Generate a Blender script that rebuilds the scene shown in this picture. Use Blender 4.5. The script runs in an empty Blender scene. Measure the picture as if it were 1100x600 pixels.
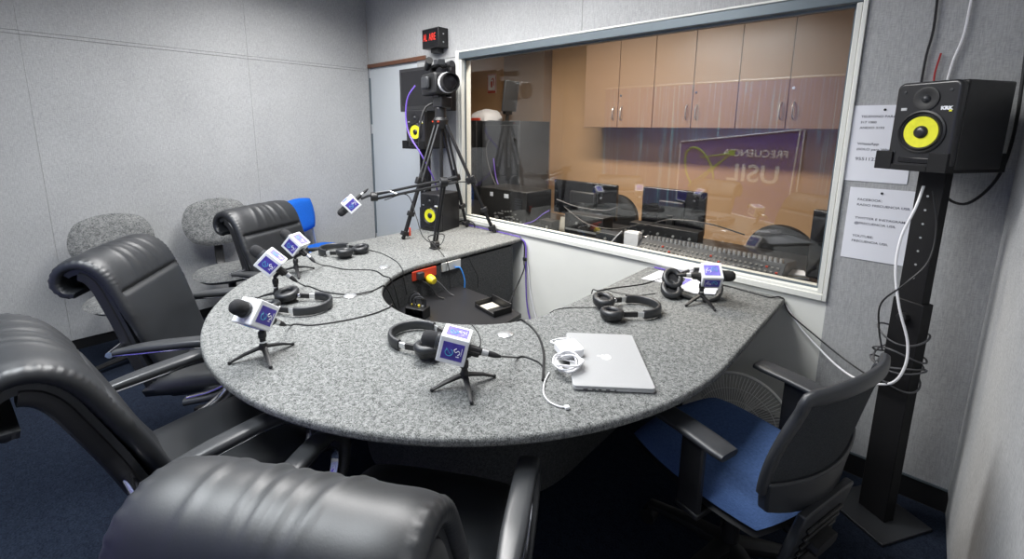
import bpy, bmesh, math, random
from mathutils import Vector, Matrix
random.seed(7)
PI = math.pi
S = bpy.context.scene
COL = S.collection

# ------------------------------------------------------------------ camera pose (also used to turn photo measurements into places)
FPX, CYP, TILT, ROLL, YAW = 481.0, 224.0, math.radians(10.2), math.radians(.65), math.radians(-42.6)
CAM = Vector((0, 0, 1.52))
TZ = .745
_f = Vector((math.sin(YAW)*math.cos(TILT), math.cos(YAW)*math.cos(TILT), -math.sin(TILT)))
_r = Vector((math.cos(YAW), -math.sin(YAW), 0)); _u = _r.cross(_f)
RT = _r*math.cos(ROLL) + _u*math.sin(ROLL); UP = _u*math.cos(ROLL) - _r*math.sin(ROLL)
def _ray(x, y): return RT*((x-550)/FPX) - UP*((y-CYP)/FPX) + _f
def az(x, y, z=TZ):
    d = _ray(x, y); return CAM + d*((z-CAM.z)/d.z)
def ay(x, y, Y):
    d = _ray(x, y); return CAM + d*(Y/d.y)
def ax(x, y, X):
    d = _ray(x, y); return CAM + d*(X/d.x)

# ------------------------------------------------------------------ materials
def mat(name, col, rough=.5, metal=0, spec=.5, noise=None, bump=None, coat=0, emit=None, sheen=0):
    """noise=(scale, amount, stretch) brightness variation, bump=(scale, strength, distance)"""
    m = bpy.data.materials.new(name); m.use_nodes = True
    nt = m.node_tree; b = nt.nodes['Principled BSDF']
    c = (*col, 1)
    b.inputs['Base Color'].default_value = c
    b.inputs['Roughness'].default_value = rough
    b.inputs['Metallic'].default_value = metal
    b.inputs['Specular IOR Level'].default_value = spec
    b.inputs['Coat Weight'].default_value = coat
    b.inputs['Sheen Weight'].default_value = sheen
    if emit:
        b.inputs['Emission Color'].default_value = (*emit[0], 1); b.inputs['Emission Strength'].default_value = emit[1]
    tc = nt.nodes.new('ShaderNodeTexCoord')
    if noise:
        sc, am = noise[0], noise[1]
        st = noise[2] if len(noise) > 2 else (1, 1, 1)
        mp = nt.nodes.new('ShaderNodeMapping'); mp.inputs['Scale'].default_value = st
        nt.links.new(tc.outputs['Object'], mp.inputs['Vector'])
        n = nt.nodes.new('ShaderNodeTexNoise'); n.inputs['Scale'].default_value = sc; n.inputs['Detail'].default_value = 3
        nt.links.new(mp.outputs[0], n.inputs['Vector'])
        r = nt.nodes.new('ShaderNodeValToRGB')
        r.color_ramp.elements[0].position = .3; r.color_ramp.elements[1].position = .7
        r.color_ramp.elements[0].color = tuple(max(0, v*(1-am)) for v in col)+(1,)
        r.color_ramp.elements[1].color = tuple(min(1, v*(1+am)) for v in col)+(1,)
        nt.links.new(n.outputs['Fac'], r.inputs['Fac']); nt.links.new(r.outputs['Color'], b.inputs['Base Color'])
    if bump:
        n2 = nt.nodes.new('ShaderNodeTexNoise'); n2.inputs['Scale'].default_value = bump[0]; n2.inputs['Detail'].default_value = 4
        nt.links.new(tc.outputs['Object'], n2.inputs['Vector'])
        bp = nt.nodes.new('ShaderNodeBump'); bp.inputs['Strength'].default_value = bump[1]; bp.inputs['Distance'].default_value = bump[2]
        nt.links.new(n2.outputs['Fac'], bp.inputs['Height']); nt.links.new(bp.outputs[0], b.inputs['Normal'])
    return m

def fabric_mat(name, c0, c1, sc=260, rough=.95):
    """woven upholstery: fine horizontal and vertical threads plus a soft mottling"""
    m = bpy.data.materials.new(name); m.use_nodes = True
    nt = m.node_tree; b = nt.nodes['Principled BSDF']; b.inputs['Roughness'].default_value = rough
    b.inputs['Specular IOR Level'].default_value = .15
    tc = nt.nodes.new('ShaderNodeTexCoord')
    outs = []
    for st, s in (((1, 1, 9), sc*.35), ((7, 7, .8), sc*.3), ((1, 1, 1), 3.0)):
        mp = nt.nodes.new('ShaderNodeMapping'); mp.inputs['Scale'].default_value = st
        nt.links.new(tc.outputs['Object'], mp.inputs['Vector'])
        n = nt.nodes.new('ShaderNodeTexNoise'); n.inputs['Scale'].default_value = s; n.inputs['Detail'].default_value = 2
        nt.links.new(mp.outputs[0], n.inputs['Vector']); outs.append(n.outputs['Fac'])
    a = nt.nodes.new('ShaderNodeMath'); a.operation = 'ADD'; nt.links.new(outs[0], a.inputs[0]); nt.links.new(outs[1], a.inputs[1])
    a2 = nt.nodes.new('ShaderNodeMath'); a2.operation = 'MULTIPLY_ADD'; nt.links.new(outs[2], a2.inputs[0]); a2.inputs[1].default_value = .35; nt.links.new(a.outputs[0], a2.inputs[2])
    r = nt.nodes.new('ShaderNodeMapRange'); r.inputs['From Min'].default_value = .8; r.inputs['From Max'].default_value = 1.55
    nt.links.new(a2.outputs[0], r.inputs['Value'])
    mx = nt.nodes.new('ShaderNodeMix'); mx.data_type = 'RGBA'
    mx.inputs['A'].default_value = (*c0, 1); mx.inputs['B'].default_value = (*c1, 1)
    nt.links.new(r.outputs[0], mx.inputs['Factor']); nt.links.new(mx.outputs['Result'], b.inputs['Base Color'])
    bp = nt.nodes.new('ShaderNodeBump'); bp.inputs['Strength'].default_value = .25; bp.inputs['Distance'].default_value = .002
    nt.links.new(a.outputs[0], bp.inputs['Height']); nt.links.new(bp.outputs[0], b.inputs['Normal'])
    return m

def carpet_mat(name, c0, c1, sc=330, strength=.6):
    m = bpy.data.materials.new(name); m.use_nodes = True
    nt = m.node_tree; b = nt.nodes['Principled BSDF']; b.inputs['Roughness'].default_value = 1
    b.inputs['Specular IOR Level'].default_value = .1
    tc = nt.nodes.new('ShaderNodeTexCoord')
    n = nt.nodes.new('ShaderNodeTexNoise'); n.inputs['Scale'].default_value = sc; n.inputs['Detail'].default_value = 2
    n2 = nt.nodes.new('ShaderNodeTexNoise'); n2.inputs['Scale'].default_value = sc*.22; n2.inputs['Detail'].default_value = 5; n2.inputs['Roughness'].default_value = .8
    for q in (n, n2): nt.links.new(tc.outputs['Object'], q.inputs['Vector'])
    a = nt.nodes.new('ShaderNodeMath'); a.operation = 'ADD'; nt.links.new(n.outputs['Fac'], a.inputs[0]); nt.links.new(n2.outputs['Fac'], a.inputs[1])
    r = nt.nodes.new('ShaderNodeMapRange'); r.inputs['From Min'].default_value = .78; r.inputs['From Max'].default_value = 1.22
    nt.links.new(a.outputs[0], r.inputs['Value'])
    mx = nt.nodes.new('ShaderNodeMix'); mx.data_type = 'RGBA'
    mx.inputs['A'].default_value = (*c0, 1); mx.inputs['B'].default_value = (*c1, 1)
    nt.links.new(r.outputs[0], mx.inputs['Factor']); nt.links.new(mx.outputs['Result'], b.inputs['Base Color'])
    bp = nt.nodes.new('ShaderNodeBump'); bp.inputs['Strength'].default_value = strength; bp.inputs['Distance'].default_value = .003
    nt.links.new(a.outputs[0], bp.inputs['Height']); nt.links.new(bp.outputs[0], b.inputs['Normal'])
    return m

M = {}
M['wall'] = fabric_mat('grey_wall_cloth', (.30, .305, .31), (.48, .485, .488), 150)
M['table'] = carpet_mat('table_carpet', (.062, .065, .063), (.30, .306, .30), 300)
M['tabledark'] = carpet_mat('pedestal_carpet', (.035, .037, .04), (.10, .103, .105), 400)
M['floor'] = carpet_mat('navy_floor_carpet', (.008, .011, .020), (.020, .028, .046), 160, .3)
M['black'] = mat('black_plastic', (.012, .012, .013), .45, noise=(30, .2))
M['satin'] = mat('black_satin', (.02, .02, .022), .3)
M['blackmetal'] = mat('black_powder_metal', (.006, .006, .007), .6, spec=.3, bump=(400, .1, .001))
M['darkgrey'] = mat('dark_grey_plastic', (.028, .030, .034), .4, bump=(500, .08, .001))
M['leather'] = mat('black_leather', (.010, .0115, .014), .47, spec=.85, noise=(12, .15), bump=(260, .12, .001))
M['armpad'] = mat('black_arm_rubber', (.045, .047, .05), .32, spec=.6)
M['chrome'] = mat('chrome', (.75, .76, .8), .12, 1)
M['silver'] = mat('silver', (.72, .73, .74), .32, .85)
M['alu'] = mat('laptop_aluminium', (.43, .435, .44), .45, .15, noise=(300, .02))
M['white'] = mat('white_plastic', (.82, .83, .85), .35, noise=(20, .02))
M['whitegloss'] = mat('white_gloss', (.88, .88, .9), .2)
M['paper'] = mat('paper', (.80, .81, .86), .8, noise=(6, .02))
M['ink'] = mat('grey_ink', (.10, .10, .13), .8)
M['purple'] = mat('purple_print', (.075, .055, .36), .4, noise=(40, .25))
M['purplelit'] = mat('purple_print_lit', (.20, .17, .60), .4, noise=(40, .2))  # logo purple with light from above mixed into the colour; leaflet print shares it
M['teal'] = mat('teal_print', (.08, .42, .62), .4)
M['white_print'] = mat('white_print', (.85, .86, .92), .5)
M['yellow'] = mat('yellow_cone', (.75, .74, .03), .38, noise=(60, .06))
M['yellowplug'] = mat('yellow_plug', (.85, .65, .03), .4)
M['cream'] = mat('cream_paint', (.74, .745, .70), .5, noise=(5, .02))
M['frame'] = mat('cream_grey_frame_paint', (.66, .665, .63), .4)
M['framedark'] = mat('grey_steel_frame', (.13, .16, .18), .35, .3)
M['doorpaint'] = mat('pale_door_paint', (.50, .535, .56), .45, noise=(2, .03))
M['wood'] = mat('brown_wood_trim', (.13, .055, .03), .45, noise=(30, .3, (1, 1, 20)))
M['baseb'] = mat('black_baseboard', (.008, .008, .009), .5)
M['ceiling'] = mat('ceiling_tile', (.45, .45, .45), .9, noise=(90, .1))
M['tan'] = mat('tan_wall_paint', (.56, .36, .20), .7, noise=(3, .04))
M['taupe'] = mat('taupe_panel', (.28, .21, .16), .6)
M['cabinet'] = mat('beige_cabinet', (.30, .195, .125), .45, noise=(4, .03))
M['blue'] = fabric_mat('blue_upholstery', (.045, .085, .20), (.085, .15, .33), 300)
M['brightblue'] = fabric_mat('bright_blue_upholstery', (.01, .09, .45), (.02, .17, .70), 300)
M['greychair'] = carpet_mat('grey_chair_cloth', (.085, .088, .09), (.26, .265, .26), 140)
M['mesh'] = fabric_mat('black_mesh_cloth', (.018, .020, .022), (.065, .068, .073), 420)
M['red'] = mat('red_paint', (.55, .05, .02), .45)
M['redglow'] = mat('red_lit_letters', (.5, .03, .02), .4, emit=((1, .05, .03), .55))
M['screen'] = mat('dark_screen', (.008, .008, .01), .22)
M['cable'] = mat('black_cable', (.012, .012, .013), .45)
M['greycable'] = mat('grey_cable', (.06, .06, .065), .5)
M['whitecable'] = mat('white_cable', (.78, .78, .80), .4)
M['purplecable'] = mat('purple_cable', (.17, .10, .50), .45)
M['bluecable'] = mat('blue_cable', (.03, .22, .65), .45)
M['redcable'] = mat('red_cable', (.35, .02, .02), .45)
M['foam'] = mat('black_windscreen_foam', (.018, .018, .02), .9, bump=(500, .6, .002))
M['rack'] = mat('charcoal_rack_steel', (.045, .05, .058), .4, noise=(6, .1))
M['fangrey'] = mat('fan_grey_plastic', (.30, .30, .29), .4)
M['fanwire'] = mat('fan_wire', (.62, .62, .60), .4, .2)
M['beigebox'] = mat('beige_box', (.5, .46, .38), .6)
M['green'] = mat('green_print', (.30, .55, .05), .5)
M['lamp'] = mat('lamp_diffuser', (.9, .9, .9), .5, emit=((1, .98, .95), 3.0))

def backdrop_mat():
    m = bpy.data.materials.new('purple_backdrop_print'); m.use_nodes = True
    nt = m.node_tree; b = nt.nodes['Principled BSDF']; b.inputs['Roughness'].default_value = .6
    tc = nt.nodes.new('ShaderNodeTexCoord')
    mp = nt.nodes.new('ShaderNodeMapping'); mp.inputs['Scale'].default_value = (24, 1, .35)
    nt.links.new(tc.outputs['Object'], mp.inputs['Vector'])
    n = nt.nodes.new('ShaderNodeTexNoise'); n.inputs['Scale'].default_value = 1.5; n.inputs['Detail'].default_value = 3; n.inputs['Roughness'].default_value = .7
    nt.links.new(mp.outputs[0], n.inputs['Vector'])
    r = nt.nodes.new('ShaderNodeValToRGB'); e = r.color_ramp.elements
    e[0].position = .49; e[0].color = (.20, .17, .32, 1)
    e[1].position = .66; e[1].color = (.45, .92, 1, 1)
    k = e.new(.56); k.color = (.18, .24, .48, 1)
    nt.links.new(n.outputs['Fac'], r.inputs['Fac']); nt.links.new(r.outputs['Color'], b.inputs['Base Color'])
    return m
M['backdrop'] = backdrop_mat()

def glass_mat():
    m = bpy.data.materials.new('studio_window_glass'); m.use_nodes = True
    nt = m.node_tree; nt.nodes.remove(nt.nodes['Principled BSDF'])
    out = nt.nodes['Material Output']
    tr = nt.nodes.new('ShaderNodeBsdfTransparent'); tr.inputs['Color'].default_value = (.95, .955, .95, 1)
    gl = nt.nodes.new('ShaderNodeBsdfGlossy'); gl.inputs['Roughness'].default_value = 0
    lw = nt.nodes.new('ShaderNodeLayerWeight'); lw.inputs['Blend'].default_value = .5
    p = nt.nodes.new('ShaderNodeMath'); p.operation = 'POWER'; p.inputs[1].default_value = 5
    nt.links.new(lw.outputs['Facing'], p.inputs[0])
    a = nt.nodes.new('ShaderNodeMath'); a.operation = 'MULTIPLY_ADD'; a.inputs[1].default_value = .95; a.inputs[2].default_value = .085
    nt.links.new(p.outputs[0], a.inputs[0])
    mx = nt.nodes.new('ShaderNodeMixShader')
    nt.links.new(a.outputs[0], mx.inputs[0]); nt.links.new(tr.outputs[0], mx.inputs[1]); nt.links.new(gl.outputs[0], mx.inputs[2])
    nt.links.new(mx.outputs[0], out.inputs['Surface'])
    return m
M['glass'] = glass_mat()

# ------------------------------------------------------------------ mesh helpers
def cat(pts, n=8, closed=False):
    """Catmull-Rom through points"""
    P = [Vector(p) for p in pts]
    if len(P) < 3: return P
    out = []; N = len(P)
    rng = range(N) if closed else range(N-1)
    for i in rng:
        if closed: a, b, c, d = P[(i-1) % N], P[i], P[(i+1) % N], P[(i+2) % N]
        else:
            b, c = P[i], P[i+1]; a = P[i-1] if i else b*2-c; d = P[i+2] if i+2 < N else c*2-b
        for k in range(n):
            t = k/n
            out.append(.5*((2*b)+(c-a)*t+(2*a-5*b+4*c-d)*t*t+(3*b-a-3*c+d)*t**3))
    if not closed: out.append(P[-1])
    return out

class MB:
    def __init__(s): s.bm = bmesh.new()
    def box(s, c, d, rot=None):
        v = []
        R = rot.to_3x3() if rot else Matrix.Identity(3)
        c = Vector(c)
        for x in (-.5, .5):
            for y in (-.5, .5):
                for z in (-.5, .5): v.append(s.bm.verts.new(c + R @ Vector((x*d[0], y*d[1], z*d[2]))))
        for f in ((0, 1, 3, 2), (4, 6, 7, 5), (0, 4, 5, 1), (2, 3, 7, 6), (0, 2, 6, 4), (1, 5, 7, 3)): s.bm.faces.new([v[i] for i in f])
        return s
    def span(s, a, b): return s.box([(a[i]+b[i])/2 for i in range(3)], [abs(b[i]-a[i]) for i in range(3)])
    def loft(s, rings, closed=False, caps=True):
        R = [[s.bm.verts.new(p) for p in r] for r in rings]
        n = len(R[0]); m = len(R)
        for i in range(m if closed else m-1):
            a, b = R[i], R[(i+1) % m]
            for j in range(n): s.bm.faces.new((a[j], a[(j+1) % n], b[(j+1) % n], b[j]))
        if caps and not closed:
            s.bm.faces.new(R[0][::-1]); s.bm.faces.new(R[-1])
        return s
    def tube(s, pts, r, n=8, closed=False, side=None, flat=None):
        P = [Vector(p) for p in pts]; N = len(P); rings = []
        up = None
        for i in range(N):
            if closed: t = P[(i+1) % N]-P[i-1]
            else: t = P[min(i+1, N-1)]-P[max(i-1, 0)]
            if t.length < 1e-9: t = Vector((0, 0, 1))
            t.normalize()
            if side is not None:
                a = Vector(side); a = (a-t*a.dot(t)).normalized()
            else:
                if up is None:
                    up = Vector((0, 0, 1)) if abs(t.z) < .9 else Vector((1, 0, 0))
                a = (up-t*up.dot(t)).normalized(); up = a
            b = t.cross(a)
            rr = r[i] if isinstance(r, (list, tuple)) else r
            ra, rb = (flat if flat else (rr, rr))
            if flat and isinstance(r, (list, tuple)): ra, rb = ra*rr, rb*rr
            ring = []
            for k in range(n):
                th = 2*PI*k/n
                ca, sa = math.cos(th), math.sin(th)
                if flat:
                    ca = math.copysign(abs(ca)**.6, ca); sa = math.copysign(abs(sa)**.6, sa)
                ring.append(P[i]+a*ra*ca+b*rb*sa)
            rings.append(ring)
        return s.loft(rings, closed)
    def cyl(s, a, b, r0, r1=None, n=20): return s.tube([a, b], [r0, r0 if r1 is None else r1], n)
    def lathe(s, prof, n=32, Mx=None, ring=False):
        Mx = Mx or Matrix.Identity(4)
        rings = [[Mx @ Vector((max(r, 1e-4)*math.cos(2*PI*k/n), max(r, 1e-4)*math.sin(2*PI*k/n), z)) for k in range(n)] for r, z in prof]
        return s.loft(rings, closed=ring)
    def prism(s, poly, z0, z1, Mx=None):
        Mx = Mx or Matrix.Identity(4)
        a = [s.bm.verts.new(Mx @ Vector((p[0], p[1], z0))) for p in poly]; b = [s.bm.verts.new(Mx @ Vector((p[0], p[1], z1))) for p in poly]
        n = len(poly)
        s.bm.faces.new(a[::-1]); s.bm.faces.new(b)
        for i in range(n): s.bm.faces.new((a[i], a[(i+1) % n], b[(i+1) % n], b[i]))
        return s
    def sphere(s, c, r, n=16, sc=(1, 1, 1)):
        c = Vector(c); rings = []
        for i in range(1, n//2):
            th = PI*i/(n//2)
            rings.append([c+Vector((r*sc[0]*math.sin(th)*math.cos(2*PI*k/n), r*sc[1]*math.sin(th)*math.sin(2*PI*k/n), r*sc[2]*math.cos(th))) for k in range(n)])
        rings = [[c+Vector((p.x-c.x, p.y-c.y, 0))*.02+Vector((0, 0, r*sc[2])) for p in rings[0]]]+rings+[[c+Vector((p.x-c.x, p.y-c.y, 0))*.02-Vector((0, 0, r*sc[2])) for p in rings[-1]]]
        return s.loft(rings)
    def shell(s, front, back):
        """two matching grids of points closed into one skin"""
        nu, nv = len(front), len(front[0])
        F = [[s.bm.verts.new(p) for p in r] for r in front]; B = [[s.bm.verts.new(p) for p in r] for r in back]
        for i in range(nu-1):
            for j in range(nv-1):
                s.bm.faces.new((F[i][j], F[i+1][j], F[i+1][j+1], F[i][j+1]))
                s.bm.faces.new((B[i][j], B[i][j+1], B[i+1][j+1], B[i+1][j]))
        for i in range(nu-1):
            s.bm.faces.new((F[i][0], B[i][0], B[i+1][0], F[i+1][0])); s.bm.faces.new((F[i][-1], F[i+1][-1], B[i+1][-1], B[i][-1]))
        for j in range(nv-1):
            s.bm.faces.new((F[0][j], F[0][j+1], B[0][j+1], B[0][j])); s.bm.faces.new((F[-1][j], B[-1][j], B[-1][j+1], F[-1][j+1]))
        return s
    def build(s, name, m, parent=None, bevel=0, smooth=35, Mx=None, seg=2):
        bmesh.ops.recalc_face_normals(s.bm, faces=s.bm.faces)
        me = bpy.data.meshes.new(name); s.bm.to_mesh(me); s.bm.free()
        me.materials.append(M[m] if isinstance(m, str) else m)
        for p in me.polygons: p.use_smooth = smooth > 0
        if smooth: me.set_sharp_from_angle(angle=math.radians(smooth))
        o = bpy.data.objects.new(name, me); COL.objects.link(o)
        if Mx is not None: o.matrix_world = Mx
        if parent: o.parent = parent
        if bevel:
            b = o.modifiers.new('edge', 'BEVEL'); b.width = bevel; b.segments = seg; b.limit_method = 'ANGLE'; b.angle_limit = math.radians(40)
            b.harden_normals = False
        return o

def tag(o, label, cat_, group=None, kind=None):
    o['label'] = label; o['category'] = cat_
    if group: o['group'] = group
    if kind: o['kind'] = kind
    return o
def struct(o): o['kind'] = 'structure'; return o
def thing(name, label, cat_, loc=(0, 0, 0), rz=0, group=None, rot=None):
    o = bpy.data.objects.new(name, None); COL.objects.link(o)
    o.location = loc; o.rotation_euler = (0, 0, rz)
    if rot is not None: o.rotation_euler = rot.to_euler()
    o.empty_display_size = .05
    return tag(o, label, cat_, group)
def copy_tree(o, parent=None):
    c = o.copy(); COL.objects.link(c); c.parent = parent
    for ch in [k for k in bpy.data.objects if k.parent == o]: copy_tree(ch, c)
    return c
def clone(o, label, loc, rz=0, group=None, rot=None):
    kids = {}
    for k in bpy.data.objects:
        if k.parent: kids.setdefault(k.parent.name, []).append(k)
    def rec(a, p):
        c = a.copy(); COL.objects.link(c); c.parent = p
        for ch in kids.get(a.name, []): rec(ch, c)
        return c
    c = rec(o, None); c.location = loc; c.rotation_euler = (0, 0, rz) if rot is None else rot.to_euler(); c['label'] = label
    if group: c['group'] = group
    return c
def text(name, body, size, m, parent, Mx, extrude=.0006, bold=0, align='CENTER', sx=1):
    cu = bpy.data.curves.new(name, 'FONT'); cu.body = body; cu.size = size; cu.extrude = extrude; cu.offset = bold
    cu.align_x = align; cu.align_y = 'CENTER'
    cu.materials.append(M[m])
    tmp = bpy.data.objects.new(name, cu); COL.objects.link(tmp)
    me = bpy.data.meshes.new_from_object(tmp.evaluated_get(bpy.context.evaluated_depsgraph_get()))
    bpy.data.objects.remove(tmp)
    o = bpy.data.objects.new(name, me); COL.objects.link(o)
    if parent: o.parent = parent
    o.matrix_local = Mx @ Matrix.Diagonal((sx, 1, 1, 1))
    return o
def T(x, y, z): return Matrix.Translation((x, y, z))
def R(ax_, deg): return Matrix.Rotation(math.radians(deg), 4, ax_)
def frame_from(yv, zv=(0, 0, 1)):
    y = Vector(yv).normalized(); z = Vector(zv); z = (z-y*z.dot(y)).normalized(); x = y.cross(z)
    return Matrix((x, y, z)).transposed().to_4x4()

# ================================================================== ROOM
YW, XL, XR, YR, ZC = 2.36, -4.08, .24, -.72, 2.75
WX0, WX1, WZ0, WZ1 = -2.74, -.265, .80, 2.085         # window opening
ZL = 2.06                                              # ledge joint height
b = MB(); b.span((XL-.1, YR-.1, -.06), (XR+.1, YW, 0)); struct(b.build('floor', 'floor', smooth=0))
b = MB(); b.span((XL-.1, YR-.1, ZC), (XR+.1, YW+.1, ZC+.06)); struct(b.build('ceiling', 'ceiling', smooth=0))
# left wall: cloth panels with fine joints and a ledge
wl = bpy.data.objects.new('wall_left', None)
def panels(name, boxes, m='wall', bev=.003, parent=None):
    b = MB()
    for a, c in boxes: b.span(a, c)
    o = b.build(name, m, bevel=bev, smooth=0, parent=parent)
    return struct(o) if not parent else o
ys = [YR, .065, 1.305, YW]
bx = [((XL-.1, YR, 0), (XL-.02, YW, ZC))]
for i in range(3):
    g = .0004
    bx.append(((XL-.02, ys[i]+g, .075 if i else .06), (XL+(0 if i else .004), ys[i+1]-g, ZL-.022)))
    bx.append(((XL-.02, ys[i]+g, ZL-.020), (XL+.0, ys[i+1]-g, ZL)))
    bx.append(((XL-.02, ys[i]+g, ZL+.0015), (XL+.0, ys[i+1]-g, ZC)))
panels('wall_left', bx, bev=.0012)
panels('wall_rear', [((XL-.1, YR-.1, 0), (XR+.1, YR, ZC))])
panels('wall_right', [((XR, YR, .0), (XR+.1, YW, ZC)), ((XR-.006, YR, .10), (XR, YW-.004, ZC))])
# front wall around door and window
DX0, DX1, DZ = XL, -3.285, 2.07
y1 = YW+.12
panels('wall_front', [
    ((DX1, YW, .10), (WX0-.035, y1, ZL-.006)), ((DX1, YW, ZL-.003), (WX0-.035, y1, ZC)),
    ((XL, YW, DZ+.035), (DX1-.001, y1, ZC)),
    ((WX0-.035, YW, WZ1+.012), (-1.62, y1, ZC)), ((-1.618, YW, WZ1+.012), (WX1+.02, y1, ZC)),
    ((WX1+.018, YW, .105), (XR, y1, ZC)), ((DX1, YW+.012, 0), (WX0-.04, y1, .10)), ((WX1+.018, YW+.012, 0), (XR, y1, .105))], bev=.0015)
b = MB(); b.span((WX0-.035, YW+.004, 0), (WX1+.017, y1, WZ0-.03)); struct(b.build('wall_front_dado', 'cream', smooth=0))
b = MB(); b.span((WX1+.02, YW+.0, 0), (XR, YW+.012, .098)); struct(b.build('baseboard_front', 'baseb', bevel=.002))
b = MB(); b.span((XL-.02, YR, 0), (XL-.012, YW, .075)); struct(b.build('baseboard_left', 'baseb', smooth=0))
b = MB(); b.span((WX1+.02, YW-.006, .098), (XR-.005, YW+.0, .106)); struct(b.build('trim_1', 'framedark', smooth=0))
# door
b = MB(); b.span((DX0+.012, YW+.012, .005), (DX1-.004, YW+.05, DZ)); dr = struct(b.build('door_1', 'doorpaint', bevel=.003))
b = MB()
for z in (1.98, 1.45, .35): b.cyl((DX0+.012, YW+.006, z), (DX0+.012, YW+.006, z+.09), .008, n=10)
b.build('hinge', 'silver', dr)
b = MB(); b.span((XL+.003, YW-.012, DZ+.0), (-3.155, YW+.02, DZ+.034)); struct(b.build('trim_2', 'wood', bevel=.002))
b = MB(); b.span((XL+.0005, YW-.002, 0), (XL+.012, YW+.02, DZ)); struct(b.build('trim_3', 'framedark', smooth=0))
# window frame
b = MB()
def ring(b, x0, x1, z0, z1, w, ya, yb, wt=None):
    wt = wt or w
    b.span((x0, ya, z0), (x0+w, yb, z1)); b.span((x1-w, ya, z0), (x1, yb, z1))
    b.span((x0+w, ya, z1-wt), (x1-w, yb, z1)); b.span((x0+w, ya, z0), (x1-w, yb, z0+w))
win = MB(); win.span((WX0-.035, YW-.010, WZ0-.03), (WX0, YW+.03, WZ1+.012)); win.span((WX1, YW-.012, WZ0-.03), (WX1+.017, YW+.03, WZ1+.03)); win.span((WX0, YW-.003, WZ1), (WX1, YW+.03, WZ1+.012)); win.span((WX0, YW-.012, WZ0-.03), (WX1, YW+.03, WZ0))
win = struct(win.build('window_1', 'cream', bevel=.003))
b = MB(); b.span((WX0, YW-.004, WZ1-.05), (WX1-.002, y1, WZ1-.001)); b.build('head_rail', 'framedark', win, bevel=.004)
b = MB(); b.span((WX0, YW+.0, WZ0), (WX0+.022, y1-.02, WZ1-.05)); b.span((WX1-.022, YW+.0, WZ0), (WX1-.002, y1-.02, WZ1-.05)); b.build('inner_jamb', 'frame', win, bevel=.003)
b = MB(); b.span((WX0+.022, YW+.0, WZ0-.002), (WX1-.022, y1, WZ0+.012)); b.build('inner_sill', 'cream', win, bevel=.003)
b = MB(); b.span((WX0+.022, YW+.045, WZ0+.012), (WX1-.022, YW+.053, WZ1-.05)); b.build('glass_pane', 'glass', win, smooth=0)
b = MB(); ring(b, WX0+.0225, WX1-.0225, WZ0+.0125, WZ1-.0505, .009, YW+.036, YW+.0445); b.build('gasket', 'framedark', win)

# ================================================================== CONTROL ROOM (beyond the glass)
CY = 4.58
b = MB(); b.span((-5.3, y1, -.06), (.9, CY+.1, 0)); struct(b.build('floor_control', 'floor', smooth=0))
b = MB(); b.span((-5.3, y1, 2.8), (.9, CY+.1, 2.86)); struct(b.build('ceiling_control', 'ceiling', smooth=0))
b = MB(); b.span((-5.3, CY, 0), (.9, CY+.1, 2.8)); struct(b.build('wall_control_back', 'tan', smooth=0))
b = MB(); b.span((-5.4, y1, 0), (-5.3, CY+.1, 2.8)); struct(b.build('wall_control_left', 'tan', smooth=0))
b = MB(); b.span((.8, y1, 0), (.9, CY, 2.8)); struct(b.build('wall_control_right', 'tan', smooth=0))
b = MB(); b.span((-4.24, CY-.16, 0), (-3.56, CY, 2.8)); struct(b.build('trim_4', 'taupe', bevel=.004, smooth=0))
# wall cabinets: three double-door units
CF, CB, CT = 4.2, 1.537, 2.42
xs = [-2.81, -2.40, -2.02, -1.64, -1.255, -.875, -.49]
def cabinet(x0, x1, xm, label):
    t = thing('wall_cabinet', label, 'cabinet', ((x0+x1)/2, CF+.19, CB), 0, 'beige double-door cabinets on the control room wall')
    c = (x0+x1)/2
    b = MB(); b.span((x0-c, -.17, 0), (x1-c, .185, CT-CB)); b.build('body', 'cabinet', t, bevel=.002)
    for a, e, s in ((x0, xm, 1), (xm, x1, -1)):
        b = MB(); b.span((a-c+.003, -.19, .002), (e-c-.003, -.171, CT-CB-.002)); d = b.build('door', 'cabinet', t, bevel=.002)
        hx = (e-c-.045) if s == 1 else (a-c+.045)
        b = MB(); b.tube(cat([(hx, -.19, .08), (hx, -.215, .10), (hx, -.222, .145), (hx, -.215, .19), (hx, -.19, .21)], 5), .006, 8); b.build('handle', 'silver', d)
        if s == -1:
            b = MB(); b.cyl((a-c+.03, -.196, .32), (a-c+.03, -.189, .32), .011, n=16); b.build('lock', 'chrome', d)
    return t
cabinet(xs[0], xs[2], xs[1], 'beige double-door wall cabinet nearest the grey racks, seen through the window')
cabinet(xs[2], xs[4], xs[3], 'beige double-door wall cabinet, middle one of the three')
cabinet(xs[4], xs[6], xs[5], 'beige double-door wall cabinet, rightmost of the three')
# things on top of the cabinets
def small_box(name, x0, x1, h, m, label, cat_='box', d=.2, y=CF+.12, z=CT, extra=None):
    t = thing(name, label, cat_, ((x0+x1)/2, y, z))
    w = abs(x1-x0)
    b = MB(); b.span((-w/2, -d/2, 0), (w/2, d/2, h)); b.build('body', m, t, bevel=.004)
    if extra:
        b = MB(); b.span((-w/2+.01, -d/2-.002, h*.5), (w/2-.01, -d/2, h*.75)); b.build('band', extra, t)
    return t
t = small_box('storage_box', -2.72, -2.38, .20, 'black', 'dark box on the cabinets with white lettering on its front')
text('lettering', 'PSA1', .07, 'white_print', t, T(.05, -.102, .10) @ R('X', 90), bold=.001)
small_box('black_case', -2.33, -1.99, .19, 'rack', 'black case on the cabinets beside the white-lettered box', 'case')
small_box('document_box', -1.96, -1.60, .22, 'beigebox', 'beige box with a teal band on the cabinet tops', extra='teal')
small_box('carton', -1.58, -1.10, .24, 'cabinet', 'tan carton on the cabinet tops right of the teal-banded box')
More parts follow.
